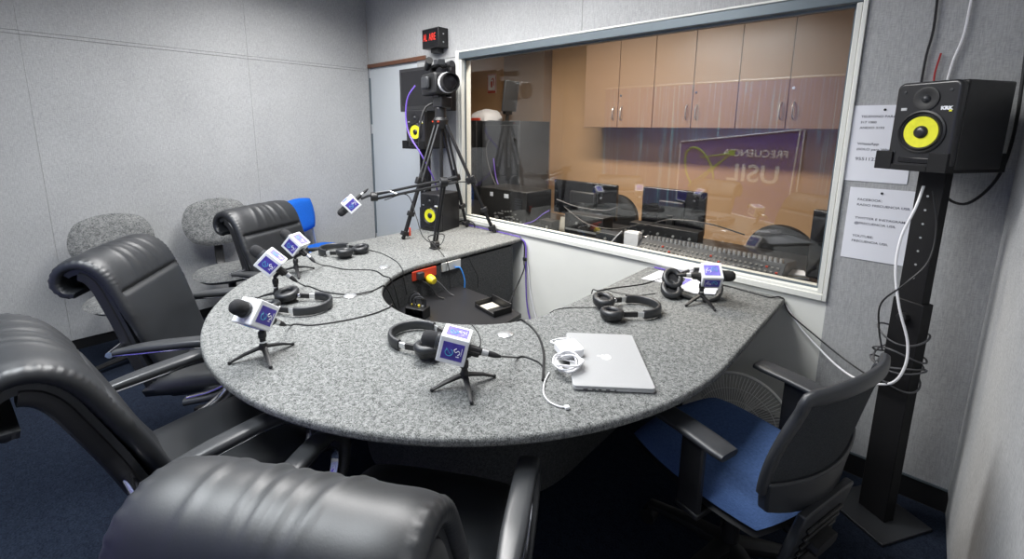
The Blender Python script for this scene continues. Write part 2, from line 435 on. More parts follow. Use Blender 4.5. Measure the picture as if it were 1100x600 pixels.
small_box('wide_carton', -1.07, -.56, .24, 'beigebox', 'pale wide carton at the right end of the cabinet tops')
# extinguisher notice
t = thing('wall_sign', 'white extinguisher sign with a red border on the tan wall', 'sign', (-4.62, CY-.001, 2.13))
b = MB(); b.span((-.085, -.006, -.13), (.085, 0, .13)); b.build('panel', 'paper', t)
b = MB(); ring(b, -.08, .08, -.10, .125, .008, -.009, -.006); b.span((-.08, -.009, -.128), (.08, -.006, -.105)); b.build('border', 'red', t)
b = MB(); b.tube([(0.0, -.008, -.05), (0, -.008, .03)], 1, 10, flat=(.016, .003), side=(1, 0, 0)); b.tube(cat([(0, -.008, .05), (.03, -.008, .07), (.045, -.008, .03), (.04, -.008, -.03)], 5), .006, 6); b.build('pictogram', 'red', t)
# tall racks
t = thing('equipment_rack', 'tall black equipment rack at the far left behind the window', 'rack', (-3.98, 3.75, 0))
b = MB(); b.span((-.36, -.22, 0), (.17, .3, 1.6)); b.build('body', 'black', t, bevel=.006)
b = MB()
for k in range(9): b.span((-.32, -.226, .25+k*.14), (.13, -.22, .36+k*.14))
b.build('blank_panel', 'satin', t, bevel=.002)
t = thing('steel_cabinet', 'charcoal steel cabinet standing beside the tall black rack', 'cabinet', (-3.36, 3.72, 0))
b = MB(); b.span((-.34, -.2, 0), (.22, .3, 1.595)); b.build('body', 'rack', t, bevel=.006)
b = MB(); b.span((-.33, -.212, .06), (.21, -.2, 1.55)); d = b.build('door', 'rack', t, bevel=.004)
b = MB(); b.cyl((.17, -.225, 1.40), (.17, -.212, 1.40), .018); b.build('handle', 'black', d)
t = thing('white_bag', 'crumpled white bag lying on top of the black rack', 'bag', (-3.86, 3.74, 1.60))
b = MB()
rings = []
for i in range(7):
    zz = .13*i/6; rr = .17*(1-(i/6)**2.2)**.5+.012
    rings.append([(rr*1.25*math.cos(a*PI/8)*(1+.13*math.sin(a*3+i)), rr*.7*math.sin(a*PI/8)*(1+.1*math.sin(a*2)), zz+.008*math.sin(a*2.3+i)) for a in range(16)])
b.loft(rings); b.build('bag_body', 'paper', t)
b = MB(); b.span((-.14, -.145, 0), (.02, -.12, .03)); b.build('label_band', 'red', t, bevel=.003)
t = thing('monitor_arm', 'dark flat panel on a pole above the racks', 'panel', (-3.42, 3.62, 1.595))
b = MB(); b.cyl((0, 0, 0), (.02, 0, .16), .02, n=12); b.build('pole', 'black', t)
b = MB(); b.box((.05, 0, .26), (.02, .22, .32), R('Y', 8)); b.build('panel', 'rack', t, bevel=.004)
b = MB(); b.box((.02, 0, .17), (.05, .10, .2), R('Y', 8)); b.build('bracket', 'black', t, bevel=.004)
# desk
t = thing('control_desk', 'dark control room desk running below the window', 'desk', (-2.1, 2.95, 0))
b = MB(); b.span((-1.75, -.44, .70), (1.75, .38, .735)); b.build('desktop', 'satin', t, bevel=.006)
for x in (-1.7, 0, 1.7):
    b = MB(); b.span((x-.015, -.4, 0), (x+.015, .34, .70)); b.build('side_panel', 'black', t, bevel=.003)
# far wall curtain-less: PC tower
t = thing('computer_tower', 'black computer tower with white stickers behind the glass', 'computer', (-2.60, 2.86, .735))
b = MB(); b.span((-.3, -.13, 0), (.25, .2, .27)); b.build('case', 'black', t, bevel=.006)
for x, w in ((-.17, .035), (.0, .05)):
    b = MB(); b.span((x, -.134, .20), (x+w, -.13, .235)); b.build('sticker', 'paper', t)
b = MB()
for k in range(5): b.span((.12, -.134, .12+k*.02), (.2, -.13, .13+k*.02))
b.build('vent_slots', 'rack', t)
b = MB()
for k in range(26):
    x, z = random.uniform(-.12, .2), random.uniform(.01, .10); b.box((x, -.134, z), (.018, .006, .010))
b.build('port', 'silver', t)
# monitors seen from behind
def back_monitor(x0, x1, z0, z1, y, label, rz=0):
    w, h = x1-x0, z1-z0
    t = thing('computer_monitor', label, 'monitor', ((x0+x1)/2, y, .735), rz)
    z0 -= .735; z1 -= .735
    b = MB(); b.span((-w/2, -.02, z0), (w/2, .02, z1)); b.build('housing', 'screen', t, bevel=.008)
    b = MB(); b.span((-w/2+.012, .02, z0+.012), (w/2-.012, .023, z1-.012)); b.build('screen', 'satin', t)
    b = MB(); b.box((0, -.03, (z0+z1)/2), (w*.4, .03, h*.45)); b.build('rear_cover', 'black', t, bevel=.01)
    b = MB(); b.span((-.025, -.05, .012), (.025, -.02, z0+.12)); b.build('stand_neck', 'black', t, bevel=.004)
    b = MB(); b.prism([(.12*math.cos(a*PI/10), -.02+.085*math.sin(a*PI/10)) for a in range(20)], 0, .012); b.build('stand_base', 'black', t, bevel=.003)
p0, p1 = ay(597, 192, 3.12), ay(664, 198, 3.12)
back_monitor(p0.x, p1.x, .80, p0.z, 3.12, 'wide dark monitor seen from behind, beside the computer tower')
p0, p1 = ay(692, 200, 3.12), ay(760, 206, 3.12)
back_monitor(p0.x, p1.x, .80, p0.z, 3.12, 'navy dark monitor seen from behind, above the mixing desk')
p0, p1 = ay(872, 226, 2.62), ay(889, 226, 2.62)
back_monitor(p0.x, p0.x+.26, .78, p0.z, 2.66, 'narrow dark monitor at the right end of the window', math.radians(-12))
# mixing console
p0, p1 = ay(694, 254, 2.72), ay(848, 280, 2.72)
t = thing('mixing_console', 'long mixing desk with rows of knobs under the window glass', 'mixer', ((p0.x+p1.x)/2, 2.62, .735))
mw = (p1.x-p0.x)/2; mh = p0.z-.735
Mx = Matrix((Vector((0, 1, 0, 0)), Vector((0, 0, 1, 0)), Vector((1, 0, 0, 0)), Vector((0, 0, 0, 1)))).transposed()
b = MB(); b.prism([(-.10, 0), (.30, 0), (.30, .06), (.10, mh), (.03, mh)], -mw, mw, Matrix(((0, 0, 1, 0), (1, 0, 0, 0), (0, 1, 0, 0), (0, 0, 0, 1)))); b.build('chassis', 'rack', t, bevel=.004)
nx = 30
b = MB(); b2 = MB(); b3 = MB()
for i in range(nx):
    x = -mw+.03+i*(2*mw-.06)/(nx-1)
    b.cyl((x, .065, mh), (x, .065, mh+.022), .010, .008, 10)
    for k in range(4):
        f = .2+k*.2; y = -.10+.13*f; z = mh*f
        (b2 if (i*7+k*3) % 11 else b3).box((x, y-.004, z), (.011, .012, .007))
    if i % 2 == 0: b3.box((x, -.089, mh*.1+.010), (.022, .012, .007))
b.build('knob', 'silver', t).__setitem__('kind', 'stuff'); b2.build('jack', 'fangrey', t).__setitem__('kind', 'stuff'); b3.build('red_jack', 'red', t).__setitem__('kind', 'stuff')
for i in range(16):
    x = -mw+.1+i*.075; b = MB(); s = random.uniform(-.08, .05)
    b.tube(cat([(x, -.07, .05), (x-.01, -.12, .045+random.uniform(0, .03)), (x+s, -.15, .01), (x+s*1.6, -.16, .004)], 5), .0032, 6)
    b.build('patch_lead', random.choice(['greycable', 'whitecable', 'cable', 'greycable', 'redcable']), t)
def papers_at(px, py, z, w, d, rz, n, label, name='paper_stack', grp=None):
    p = az(px, py, z); t = thing(name, label, 'papers', p, rz)
    for k in range(n):
        b = MB(); b.box((random.uniform(-.004, .004), 0, .004+k*.008), (w, d, .006), R('Z', random.uniform(-4, 4))); b.build('sheet', 'paper' if k % 2 == 0 else 'beigebox', t, bevel=.001)
papers_at(852, 296, .737, .12, .10, .4, 3, 'small stack of pinkish papers right of the mixing desk')
papers_at(842, 286, .737, .09, .06, -.3, 2, 'second little stack of papers behind the nearer one on the desk')
# equipment and leads on the desk
def desk_unit(px, py, Y, w, d, h, label, name='audio_unit', m='black', rz=0, n=5):
    p = ay(px, py, Y); t = thing(name, label, 'audio unit', (p.x, Y, .7355), rz)
    b = MB(); b.span((-w/2, -d/2, 0), (w/2, d/2, h)); b.build('case', m, t, bevel=.004)
    for k in range(n):
        x = -w/2+w*(k+1)/(n+1); b = MB(); b.cyl((x, -d/2-.010, h*.55), (x, -d/2, h*.55), .009, n=12); b.build('knob', 'silver' if k % 2 else 'darkgrey', t)
    b = MB(); b.span((-w/2+.01, -d/2-.002, h*.15), (w/2-.01, -d/2, h*.25)); b.build('marking_strip', 'fangrey', t)
    return t
desk_unit(632, 238, 2.84, .34, .14, .15, 'low black audio unit with knobs in front of the wide monitor')
desk_unit(655, 246, 2.70, .16, .10, .08, 'small charcoal audio unit left of the white box', m='rack', n=3)
desk_unit(590, 238, 2.66, .12, .10, .10, 'small black unit between the computer tower and the window sill', n=2)
desk_unit(715, 238, 3.0, .50, .10, .12, 'long black unit behind the mixing desk', n=8)
t = thing('script_card', 'pinkish card leaning by the computer tower on the desk', 'card', (ay(603, 232, 2.74).x, 2.78, .7355), .2)
b = MB(); b.box((0, 0, .055), (.07, .004, .11), R('X', -12)); b.build('card', 'beigebox', t)
for i, (m, P, lab) in enumerate([
  ('greycable', [(598, 214), (620, 222), (648, 226), (664, 222)], 'grey lead arching in front of the wide monitor'),
  ('cable', [(606, 222), (630, 240), (660, 246), (690, 240)], 'black lead sagging across the desk equipment'),
  ('whitecable', [(655, 262), (662, 254), (668, 248)], 'short white lead beside the small white box'),
  ('cable', [(690, 243), (720, 236), (760, 240), (800, 252)], 'black lead running along the back of the mixing desk'),
  ('purplecable', [(556, 242), (572, 238), (583, 230), (590, 226)], 'purple lead at the foot of the computer tower')]):
    b = MB(); b.tube(cat([ay(x, y, 2.60) for x, y in P], 6), .004, 6); tag(b.build('desk_lead', m), lab, 'lead')
def spare_headphones(px, py, Y, label):
    p = ay(px, py, Y); t = make_headphones(label, (p.x, Y, .7355), .6); t['group'] = 'headphones in the control room'
# small white box by sill
p = az(677, 266, .76)
t = thing('white_carton', 'small white box standing just behind the window sill', 'box', (p.x, p.y+.03, .735))
b = MB(); b.span((-.05, -.03, 0), (.05, .03, .125)); b.build('body', 'white', t, bevel=.002)
b = MB(); b.span((-.03, -.015, .125), (.045, .02, .132)); b.build('lid_tab', 'whitegloss', t, bevel=.002)
# control room swivel chairs (round backs)
def round_chair(px, py, Y, w, h, label):
    p = ay(px, py, Y)
    t = thing('operator_chair', label, 'chair', (p.x, Y+.12, 0))
    b = MB()
    fr, bk = [], []
    for i in range(15):
        u = -1+2*i/14; f, k = [], []
        for j in range(15):
            v = -1+2*j/14
            x, z = u*math.sqrt(1-v*v/2)*w*.5*1.0, v*math.sqrt(1-u*u/2)*h*.5
            d = .03*max(0, 1-(u*u+v*v)*.5)
            f.append((x, -.12-d-.05*(1-u*u*.5), z+p.z)); k.append((x, -.09+d-.05*(1-u*u*.5), z+p.z))
        fr.append(f); bk.append(k)
    b.shell(fr, bk); b.build('backrest', 'black', t)
    b = MB(); b.box((0, .12, .46), (.46, .44, .08)); b.build('seat', 'black', t, bevel=.03, seg=3)
    b = MB(); b.tube(cat([(0, -.14, p.z-h*.2), (0, -.12, .55), (0, .05, .42)], 5), .02, 8, flat=(.03, .01), side=(1, 0, 0)); b.build('back_bracket', 'black', t)
    b = MB(); b.cyl((0, .12, .08), (0, .12, .42), .025); b.build('column', 'black', t)
    b = MB()
    for k in range(5):
        a = 2*PI*k/5; b.tube([(0, .12, .10), (.27*math.cos(a), .12+.27*math.sin(a), .06)], [.022, .014], 8); b.sphere((.27*math.cos(a), .12+.27*math.sin(a), .03), .03, 10)
    b.build('star_base', 'black', t)
round_chair(838, 272, 3.42, .42, .40, 'round-backed dark swivel chair behind the right end of the mixing desk')
round_chair(664, 232, 3.75, .40, .42, 'dark round-backed chair half hidden behind the wide monitor')
# loose cables behind glass near racks
for i, (m, pts) in enumerate([('greycable', [(527, 148), (522, 160), (527, 185), (540, 215), (548, 238)]), ('purplecable', [(530, 170), (534, 195), (546, 215), (556, 236)]), ('bluecable', [(533, 213), (537, 222), (545, 230)])]):
    b = MB(); b.tube(cat([ay(x, y, 3.45) for x, y in pts], 6), .006, 6)
    tag(b.build('hanging_cable', m), ['grey cable hanging in front of the racks', 'purple cable hanging in front of the racks', 'short blue cable hanging in front of the racks'][i], 'cable')

# rear wall backdrop with the station sign (seen mirrored in the glass)
t = thing('backdrop_banner', 'purple backdrop with blue light streaks seen reflected in the glass', 'backdrop', (-1.75, YR, 0))
b = MB(); b.span((-1.6, 0, .25), (1.95, .02, ZL)); b.build('printed_sheet', 'backdrop', t)
b = MB(); b.tube([(-1.6, .012, ZL+.005), (1.95, .012, ZL+.005)], .014, 8); b.build('top_rail', 'frame', t)
t = thing('station_sign', 'purple station sign with green dish and mirrored lettering, reflected in the glass', 'sign', (-1.6, YR+.022, 1.0))
b = MB(); b.prism([(-.65, -.34), (.58, -.52), (.64, .545), (-.65, .376)], 0, .014, R('X', 90) @ T(0, 0, -.014)); b.build('board', 'purple', t)
b = MB()
q = [(-.65, -.34), (.56, -.50), (.60, .535), (-.65, .376)]
for i in range(4):
    a, c = q[i], q[(i+1) % 4]; b.tube([(a[0], .018, a[1]), (c[0], .018, c[1])], .009, 6)
b.tube([(.56, .018, -.50), (.63, .018, -.50)], .007, 6); b.tube([(.60, .018, .535), (.64, .018, .54), (.63, .018, -.5)], .009, 6)
b.build('white_border', 'white_print', t)
b = MB()
b.tube([(-.40+.15*math.cos(a)*math.cos(.4)-.29*math.sin(a)*math.sin(.4), .018, .04+.15*math.cos(a)*math.sin(.4)+.29*math.sin(a)*math.cos(.4)) for a in [2*PI*k/40 for k in range(40)]], .011, 6, closed=True)
b.tube([(-.52, .018, -.16), (-.06, .018, .26)], .007, 6); b.tube([(-.40, .018, .20), (-.06, .018, .26)], .007, 6); b.tube([(-.40, .018, -.10), (-.06, .018, .26)], .007, 6); b.box((-.05, .018, .27), (.07, .008, .06))
b.tube([(-.48, .018, -.30), (-.42, .018, -.20)], .02, 6)
b.build('dish_emblem', 'green', t)
FM = R('Z', 180) @ R('X', 90)
text('lettering', 'FRECUENCIA', .112, 'white_print', t, T(.19, .019, .27) @ FM, bold=.002)
text('big_lettering', 'USIL', .27, 'white_print', t, T(.19, .019, .04) @ FM, bold=.004, sx=1.05)

# ================================================================== ROUND TABLE
CXT, CYT, RO = -1.61, 1.53, 1.205
CXI, CYI, RI = -1.58, 1.49, .48
YE = YW-.002
outer = [(CXT+RO, YE)] + [(CXT+RO*math.cos(a), CYT+RO*math.sin(a)) for a in [-PI*k/72 for k in range(73)]] + [(CXT-RO, YE)]
inner = [(CXI-RI, YE)] + [(CXI+RI*math.cos(a), CYI+RI*math.sin(a)) for a in [-PI+PI*k/48 for k in range(49)]] + [(CXI+RI, YE)]
table = thing('round_table', 'grey carpet-covered horseshoe table against the window wall', 'table', (CXT, CYT, 0))
loc = lambda P: [(p[0]-CXT, p[1]-CYT) for p in P]
b = MB(); b.prism(loc(outer+inner), TZ-.028, TZ); tt = b.build('tabletop', 'table', table, bevel=.009, smooth=40, seg=3)
def offset_u(cx, cy, r, y=YE): return [(cx+r, y)] + [(cx+r*math.cos(a), cy+r*math.sin(a)) for a in [-PI*k/48 for k in range(49)]] + [(cx-r, y)]
ped_o = offset_u(CXI, CYI, RI+.10, 2.26); ped_i = offset_u(CXI, CYI, RI+.004, 2.26)[::-1]
b = MB(); b.prism(loc(ped_o+ped_i), 0, TZ-.041); b.build('pedestal', 'tabledark', table, smooth=40)
b = MB(); b.prism(loc([(-2.062, 1.30), (-2.062, 1.765), (-1.81, 1.76), (-1.495, 1.71), (-1.40, 1.05)] + [(CXI+(RI)*math.cos(a), CYI+RI*math.sin(a)) for a in [-PI*k/20 for k in range(8, 20)]]), .515, .54)
b.build('inner_shelf', 'satin', table, bevel=.003)
# grommets / discs on the table
for k, (px, py) in enumerate([(413, 287), (376, 318), (543, 359)]):
    p = az(px, py, TZ); b = MB(); b.lathe([(.001, .0), (.028, .0), (.030, .003), (.024, .006), (.012, .009), (.001, .009)], 20, T(p.x-CXT, p.y-CYT, TZ))
    b.build('cable_cap', 'silver', table)
# socket plates on inner wall
def plate(x, y, z, w, h, m, label, cat_, name):
    t = thing(name, label, cat_, (-2.058, y, z))
    b = MB(); b.span((-.002, -w/2, -h/2), (.008, w/2, h/2)); b.build('face_plate', m, t, bevel=.003); return t
t = plate(0, 1.49, .685, .17, .055, 'red', 'red power socket plate on the inner wall of the table', 'socket', 'socket_plate')
b = MB(); b.box((.02, -.04, .0), (.03, .04, .04)); b.build('plug', 'darkgrey', t, bevel=.004)
t = plate(0, 1.69, .690, .15, .055, 'silver', 'grey data socket plate on the inner wall of the table', 'socket', 'data_plate')
t = thing('power_plug', 'bright yellow power plug in the red socket', 'plug', (-2.05, 1.515, .655))
b = MB(); b.lathe([(.001, 0), (.02, 0), (.026, .01), (.026, .035), (.018, .055), (.001, .056)], 16, R('Y', 100)); b.build('plug_body', 'yellowplug', t)

# ================================================================== CHAIRS
def leather_chair(label, loc, rz, lean=0):
    t = thing('leather_armchair', label, 'chair', loc, rz, 'black leather swivel armchairs round the table')
    prof = cat([(0, -.17, .43), (0, -.215, .55), (0, -.255, .70), (0, -.295, .83), (0, -.322, .905), (0, -.355, .95), (0, -.40, .970), (0, -.447, .955), (0, -.468, .912), (0, -.450, .876), (0, -.415, .868)], 12)
    prof = [Vector((p.x, p.y-lean*(p.z-.45), p.z)) for p in prof]
    N = len(prof); fr, bk = [], []
    sv = [0]
    for i in range(1, N): sv.append(sv[-1]+(prof[i]-prof[i-1]).length)
    L = sv[-1]
    nrm = []
    for i in range(N):
        tg = (prof[min(i+1, N-1)]-prof[max(i-1, 0)]).normalized(); nrm.append(Vector((0, tg.z, -tg.y)))
    U = 56
    for a in range(U+1):
        u = -1+2*a/U; f, k = [], []
        for i in range(N):
            s = sv[i]/L; p = prof[i]; n = nrm[i]
            w = .205+.037*min(1, s*2.2)
            e = (1-abs(u)**5)**.5
            th = .010+.026*e*(1 if s < .9 else (1-s)/.1*.8+.2)
            th *= min(1, .3+s*12)
            seam = math.exp(-((s-.555)/.013)**2); th_f = th-.019*seam*e*(1 if abs(u) < .9 else 0)
            wr = 0
            if .56 < s < .97:
                q = (s-.56)/.41
                wr = .0012*math.sin(u*17+2.5*q+.8*math.sin(u*5))*math.sin(PI*min(1, q*1.3))*e + sum(.0042*math.exp(-((u-c_-k_*q)/.035)**2)*math.sin(PI*min(1, q*1.25)) for c_, k_ in ((-.35, .30), (-.12, .12), (.18, -.15), (.48, -.35), (-.62, .2)))
            if .90 < abs(u) < .995 and s > .42: wr += .003*(math.sin(sv[i]*380+u)*.5+.5)
            cv = .022*u*u*(1-s)+.004
            x = u*w
            f.append(Vector((x, 0, 0))+p+n*(th_f+wr+cv)); k.append(Vector((x, 0, 0))+p-n*(th*.55-cv+wr*.5))
        fr.append(f); bk.append(k)
    b = MB(); b.shell(fr, bk); b.build('backrest', 'leather', t, smooth=60)
    for s_ in (-1, 1):
        pth = [Vector((s_*.205, 0, 0))+prof[i]-nrm[i]*.036 for i in range(0, int(N*.62), 3)]
        b = MB(); b.tube(pth, 1, 12, side=(1, 0, 0), flat=(.026, .022)); b.build('back_rail', 'satin', t)
    fr2 = [[Vector((u*.225, 0, 0))+prof[i]-nrm[i]*.004 for i in range(0, int(N*.74), 3)] for u in (-1, -.5, 0, .5, 1)]
    bk2 = [[Vector((u*.225, 0, 0))+prof[i]-nrm[i]*(.036-.008*u*u) for i in range(0, int(N*.74), 3)] for u in (-1, -.5, 0, .5, 1)]
    b = MB(); b.shell(fr2, bk2); b.build('back_shell', 'leather', t, smooth=60)
    # seat cushion
    fr, bk = [], []
    for a in range(21):
        u = -1+2*a/20; f, k = [], []
        for j in range(21):
            v = -1+2*j/20
            ex = (1-abs(u)**4)**.5*(1-abs(v)**5)**.5 if abs(u) < 1 and abs(v) < 1 else 0
            x = u*.255*(1-.02*v*v); y = .02+v*.255
            dz = -.03*max(0, v-.55)/.45
            f.append((x, y, .435+.055*ex+dz+.012*u*u*(1-v*v)+.002*math.sin(v*9+u*4)*ex)); k.append((x*.97, y*.97, .405-.03*ex+dz*.5))
        fr.append(f); bk.append(k)
    b = MB(); b.shell(fr, bk); b.build('seat', 'leather', t, smooth=60)
    b = MB(); b.box((0, .01, .37), (.36, .36, .03)); b.build('seat_pan', 'black', t, bevel=.01)
    for s_ in (-1, 1):
        x = s_*.300
        path = cat([(x, -.28, .640), (x, -.2, .650), (x, -.08, .655), (x, .03, .655), (x, .115, .638), (x, .165, .590), (x, .172, .53), (x, .14, .46), (x, .06, .415), (x, -.06, .40)], 6)
        n = len(path); rr = [.55+.45*min(1, i/10)*(1 if i < n*.62 else max(.62, 1-(i/n-.62)*1.5)) for i in range(n)]
        b = MB(); b.tube(path, rr, 14, side=(1, 0, 0), flat=(.030, .017)); ar = b.build('armrest', 'armpad', t, smooth=50)
        path2 = cat([(x, -.305, .632), (x, -.2, .630), (x, .01, .632), (x, .09, .615), (x, .134, .575), (x, .140, .53), (x, .11, .472), (x, .04, .435), (x, -.05, .418)], 6)
        b = MB(); b.tube(path2, 1, 10, side=(1, 0, 0), flat=(.013, .0045)); b.build('chrome_strip', 'chrome', ar)
        b = MB(); b.cyl((x-s_*.08, -.29, .637), (x+s_*.014, -.29, .637), .013, n=14); b.build('bolt', 'chrome', ar)
        b = MB(); b.tube([(x, .02, .405), (s_*.14, .02, .375)], 1, 8, side=(0, 1, 0), flat=(.03, .006)); b.build('bracket', 'chrome', ar)
    b = MB(); b.cyl((0, 0, .09), (0, 0, .36), .032); b.lathe([(.06, .30), (.05, .36), (.001, .361)], 16); b.build('column', 'black', t)
    for k in range(5):
        a = 2*PI*k/5+.3; c, s_ = math.cos(a), math.sin(a)
        b = MB(); b.tube([(0, 0, .12), (.15*c, .15*s_, .11), (.28*c, .28*s_, .08)], [1.3, 1, .8], 10, side=(-s_, c, 0), flat=(.026, .018)); lg = b.build('leg', 'black', t)
        b = MB(); b.cyl((.28*c-s_*.024, .28*s_+c*.024, .032), (.28*c+s_*.024, .28*s_-c*.024, .032), .030, n=16); b.cyl((.28*c, .28*s_, .03), (.28*c, .28*s_, .085), .010, n=8); b.build('caster', 'black', lg, bevel=.004)
    return t
def place_by_back(bx_, by_, facing):
    f = math.radians(facing); return (bx_+.45*math.cos(f), by_+.45*math.sin(f), 0), f-PI/2
cr = math.radians
chA = leather_chair('black leather armchair nearest the camera, seen from behind its rolled top', (-.885, .575, 0), cr(122.3)-PI/2, .08)
chA.scale = (1, 1, .97)
clone(chA, 'black leather armchair cut off by the left edge of the photo', (-1.64, .345, 0), cr(95.6)-PI/2).scale = (1, 1, 1)
chC = leather_chair('black leather armchair with a creased back in front of the left grey chair', (-2.341, .544, -.005), cr(56.3)-PI/2)
clone(chC, 'black leather armchair farthest along the table, in front of the blue chair', (-2.824, 1.151, 0), cr(24)-PI/2)

def cushion(b, c, w, d, h, power=4, crown=.5, rot=None, ny=16, rnd=.42):
    """rounded pad centred at c; w along x, d along y, thickness h"""
    Rm = rot or Matrix.Identity(4); c = Vector(c)
    fr, bk = [], []
    for a in range(ny+1):
        u = -1+2*a/ny; f, k = [], []
        for j in range(ny+1):
            v = -1+2*j/ny
            x, y = u*math.sqrt(1-rnd*v*v)*w/2*1.05, v*math.sqrt(1-rnd*u*u)*d/2*1.05
            e = (max(0, 1-abs(u)**power)*max(0, 1-abs(v)**power))**.5
            f.append(c+Rm.to_3x3() @ Vector((x, y, h*.5*e*crown*2+.002))); k.append(c+Rm.to_3x3() @ Vector((x*.97, y*.97, -h*.5*e-.002)))
        fr.append(f); bk.append(k)
    b.shell(fr, bk)
def side_chair(label, loc, rz, m, group=None, backh=.80, frame='black', bw=.42, bh=.34):
    t = thing('upholstered_chair', label, 'chair', loc, rz, group)
    b = MB(); cushion(b, (0, .02, .46), .46, .44, .07); b.build('seat', m, t, smooth=60)
    b = MB(); cushion(b, (0, -.22, backh), bw, bh, .06, rot=R('X', 100)); b.build('backrest', m, t, smooth=60)
    b = MB(); cushion(b, (0, -.235, backh), bw*.93, bh*.92, .05, rot=R('X', 100)); b.build('back_shell', 'black', t, smooth=60)
    b = MB(); b.tube(cat([(0, -.26, backh), (0, -.26, .6), (0, -.23, .46), (0, -.1, .42), (0, 0, .42)], 5), 1, 10, side=(1, 0, 0), flat=(.03, .010)); b.build('back_bracket', frame, t)
    b = MB(); b.cyl((0, 0, .08), (0, 0, .43), .026); b.build('column', 'black', t)
    for k in range(5):
        a = 2*PI*k/5; c, s_ = math.cos(a), math.sin(a)
        b = MB(); b.tube([(0, 0, .10), (.24*c, .24*s_, .07)], [1, .7], 8, side=(-s_, c, 0), flat=(.024, .016)); lg = b.build('leg', 'black', t)
        b = MB(); b.cyl((.24*c-s_*.02, .24*s_+c*.02, .028), (.24*c+s_*.02, .24*s_-c*.02, .028), .026, n=14); b.build('caster', 'black', lg)
    return t
g1 = side_chair('grey cloth swivel chair nearer the middle of the wall, its seat showing', (-3.66, .93, 0), -PI/2, 'greychair', 'grey cloth chairs along the left wall')
clone(g1, 'grey cloth swivel chair behind the creased leather armchair', (-3.60, .36, -.03), -PI/2+.15)
# blue four-leg chair
t = thing('blue_chair', 'bright blue visitor chair behind the far leather armchair', 'chair', (-3.66, 1.63, 0), math.radians(-62))
b = MB(); cushion(b, (0, 0, .475), .46, .44, .05, rnd=.2); b.build('seat', 'brightblue', t, smooth=60)
b = MB(); cushion(b, (0, -.23, .765), .38, .28, .05, rot=R('X', 98), rnd=.25); b.build('backrest', 'brightblue', t, smooth=60)
for s_ in (-1, 1):
    b = MB(); b.tube(cat([(s_*.19, -.265, .70), (s_*.2, -.25, .52), (s_*.21, -.22, .43), (s_*.22, 0, .425), (s_*.22, .2, .42), (s_*.22, .22, .2), (s_*.22, .23, .0)], 5), .011, 10); b.build('frame_rail', 'silver', t)
    b = MB(); b.tube([(s_*.22, -.10, .425), (s_*.22, -.25, 0)], .011, 10); b.build('leg', 'silver', t)

# mesh task chair at right
t = thing('mesh_chair', 'black mesh-back task chair with a blue seat by the speaker stand', 'chair', (-.335, 1.50, 0), math.radians(163-90))
b = MB(); cushion(b, (0, .03, .445), .48, .49, .08, 5, rnd=.22); b.build('seat', 'blue', t, smooth=60)
b = MB(); cushion(b, (0, .03, .415), .47, .48, .05, 5, rnd=.22); b.build('seat_shell', 'black', t, smooth=60)
def mb_pt(u, v, off=0):
    """back surface: u across -1..1, v bottom 0..1 top"""
    w = .205+.03*math.sin(PI*min(1, v*1.15))-.0*v
    z = .485+v*.41
    y = -.240-.075*max(0, v)**1.5+.045*u*u-.03*math.sin(PI*v)*0-off
    zc = -.035*u*u*(v-.5)*2*.6
    return Vector((u*w, y, z+zc))
b = MB(); n1 = 12
b.shell([[mb_pt(-1+2*i/n1, .22+.75*j/n1) for j in range(n1+1)] for i in range(n1+1)], [[mb_pt(-1+2*i/n1, .22+.75*j/n1, .006) for j in range(n1+1)] for i in range(n1+1)])
b.build('mesh_panel', 'mesh', t)
rim = [mb_pt(-1, .2+.8*j/10) for j in range(11)] + [mb_pt(-1+2*i/10, 1.0) for i in range(1, 10)] + [mb_pt(1, 1-.8*j/10) for j in range(11)]
b = MB(); b.tube(cat(rim, 2), 1, 12, side=(0, 1, 0), flat=(.012, .020)); b.build('back_frame', 'darkgrey', t, smooth=60)
b = MB(); b.shell([[mb_pt(-1.02+2.04*i/n1, -.0+.29*j/6, -.010) for j in range(7)] for i in range(n1+1)], [[mb_pt(-1.02+2.04*i/n1, -.0+.29*j/6, .018) for j in range(7)] for i in range(n1+1)]); b.build('lumbar_shell', 'darkgrey', t, bevel=.006)
b = MB(); b.shell([[(u*.14*(1-.05*j/6), -.205-.045*(j/6), .285+.22*j/6) for j in range(7)] for u in (-1, -.5, 0, .5, 1)], [[(u*.14*(1-.05*j/6), -.230-.045*(j/6), .285+.22*j/6) for j in range(7)] for u in (-1, -.5, 0, .5, 1)])
sp = b.build('back_support', 'darkgrey', t, bevel=.006)
b = MB()
for k in range(5): b.box((0, -.2345-.045*(.12+k*.14), .311+k*.031), (.19, .010, .009), R('X', 11))
b.build('slots', 'black', sp, bevel=.003)
b = MB(); b.tube([(0, -.28, .36), (0, -.1, .375), (0, .05, .38)], 1, 10, side=(1, 0, 0), flat=(.06, .02)); b.build('mechanism', 'black', t)
for s_ in (-1, 1):
    x = s_*.272
    b = MB(); b.tube(cat([(x, -.13, .650), (x, 0, .653), (x, .12, .650)], 4), [.9]+[1]*7+[.9], 16, side=(1, 0, 0), flat=(.040, .012)); ar = b.build('armrest', 'darkgrey', t, smooth=50)
    b = MB(); b.box((x, -.02, .515), (.022, .075, .255)); b.build('arm_post', 'black', ar, bevel=.006)
    b = MB(); b.box((x-s_*.06, -.02, .395), (.15, .08, .02)); b.build('arm_foot', 'black', ar, bevel=.005)
b = MB(); b.cyl((0, 0, .09), (0, 0, .38), .028); b.build('column', 'black', t)
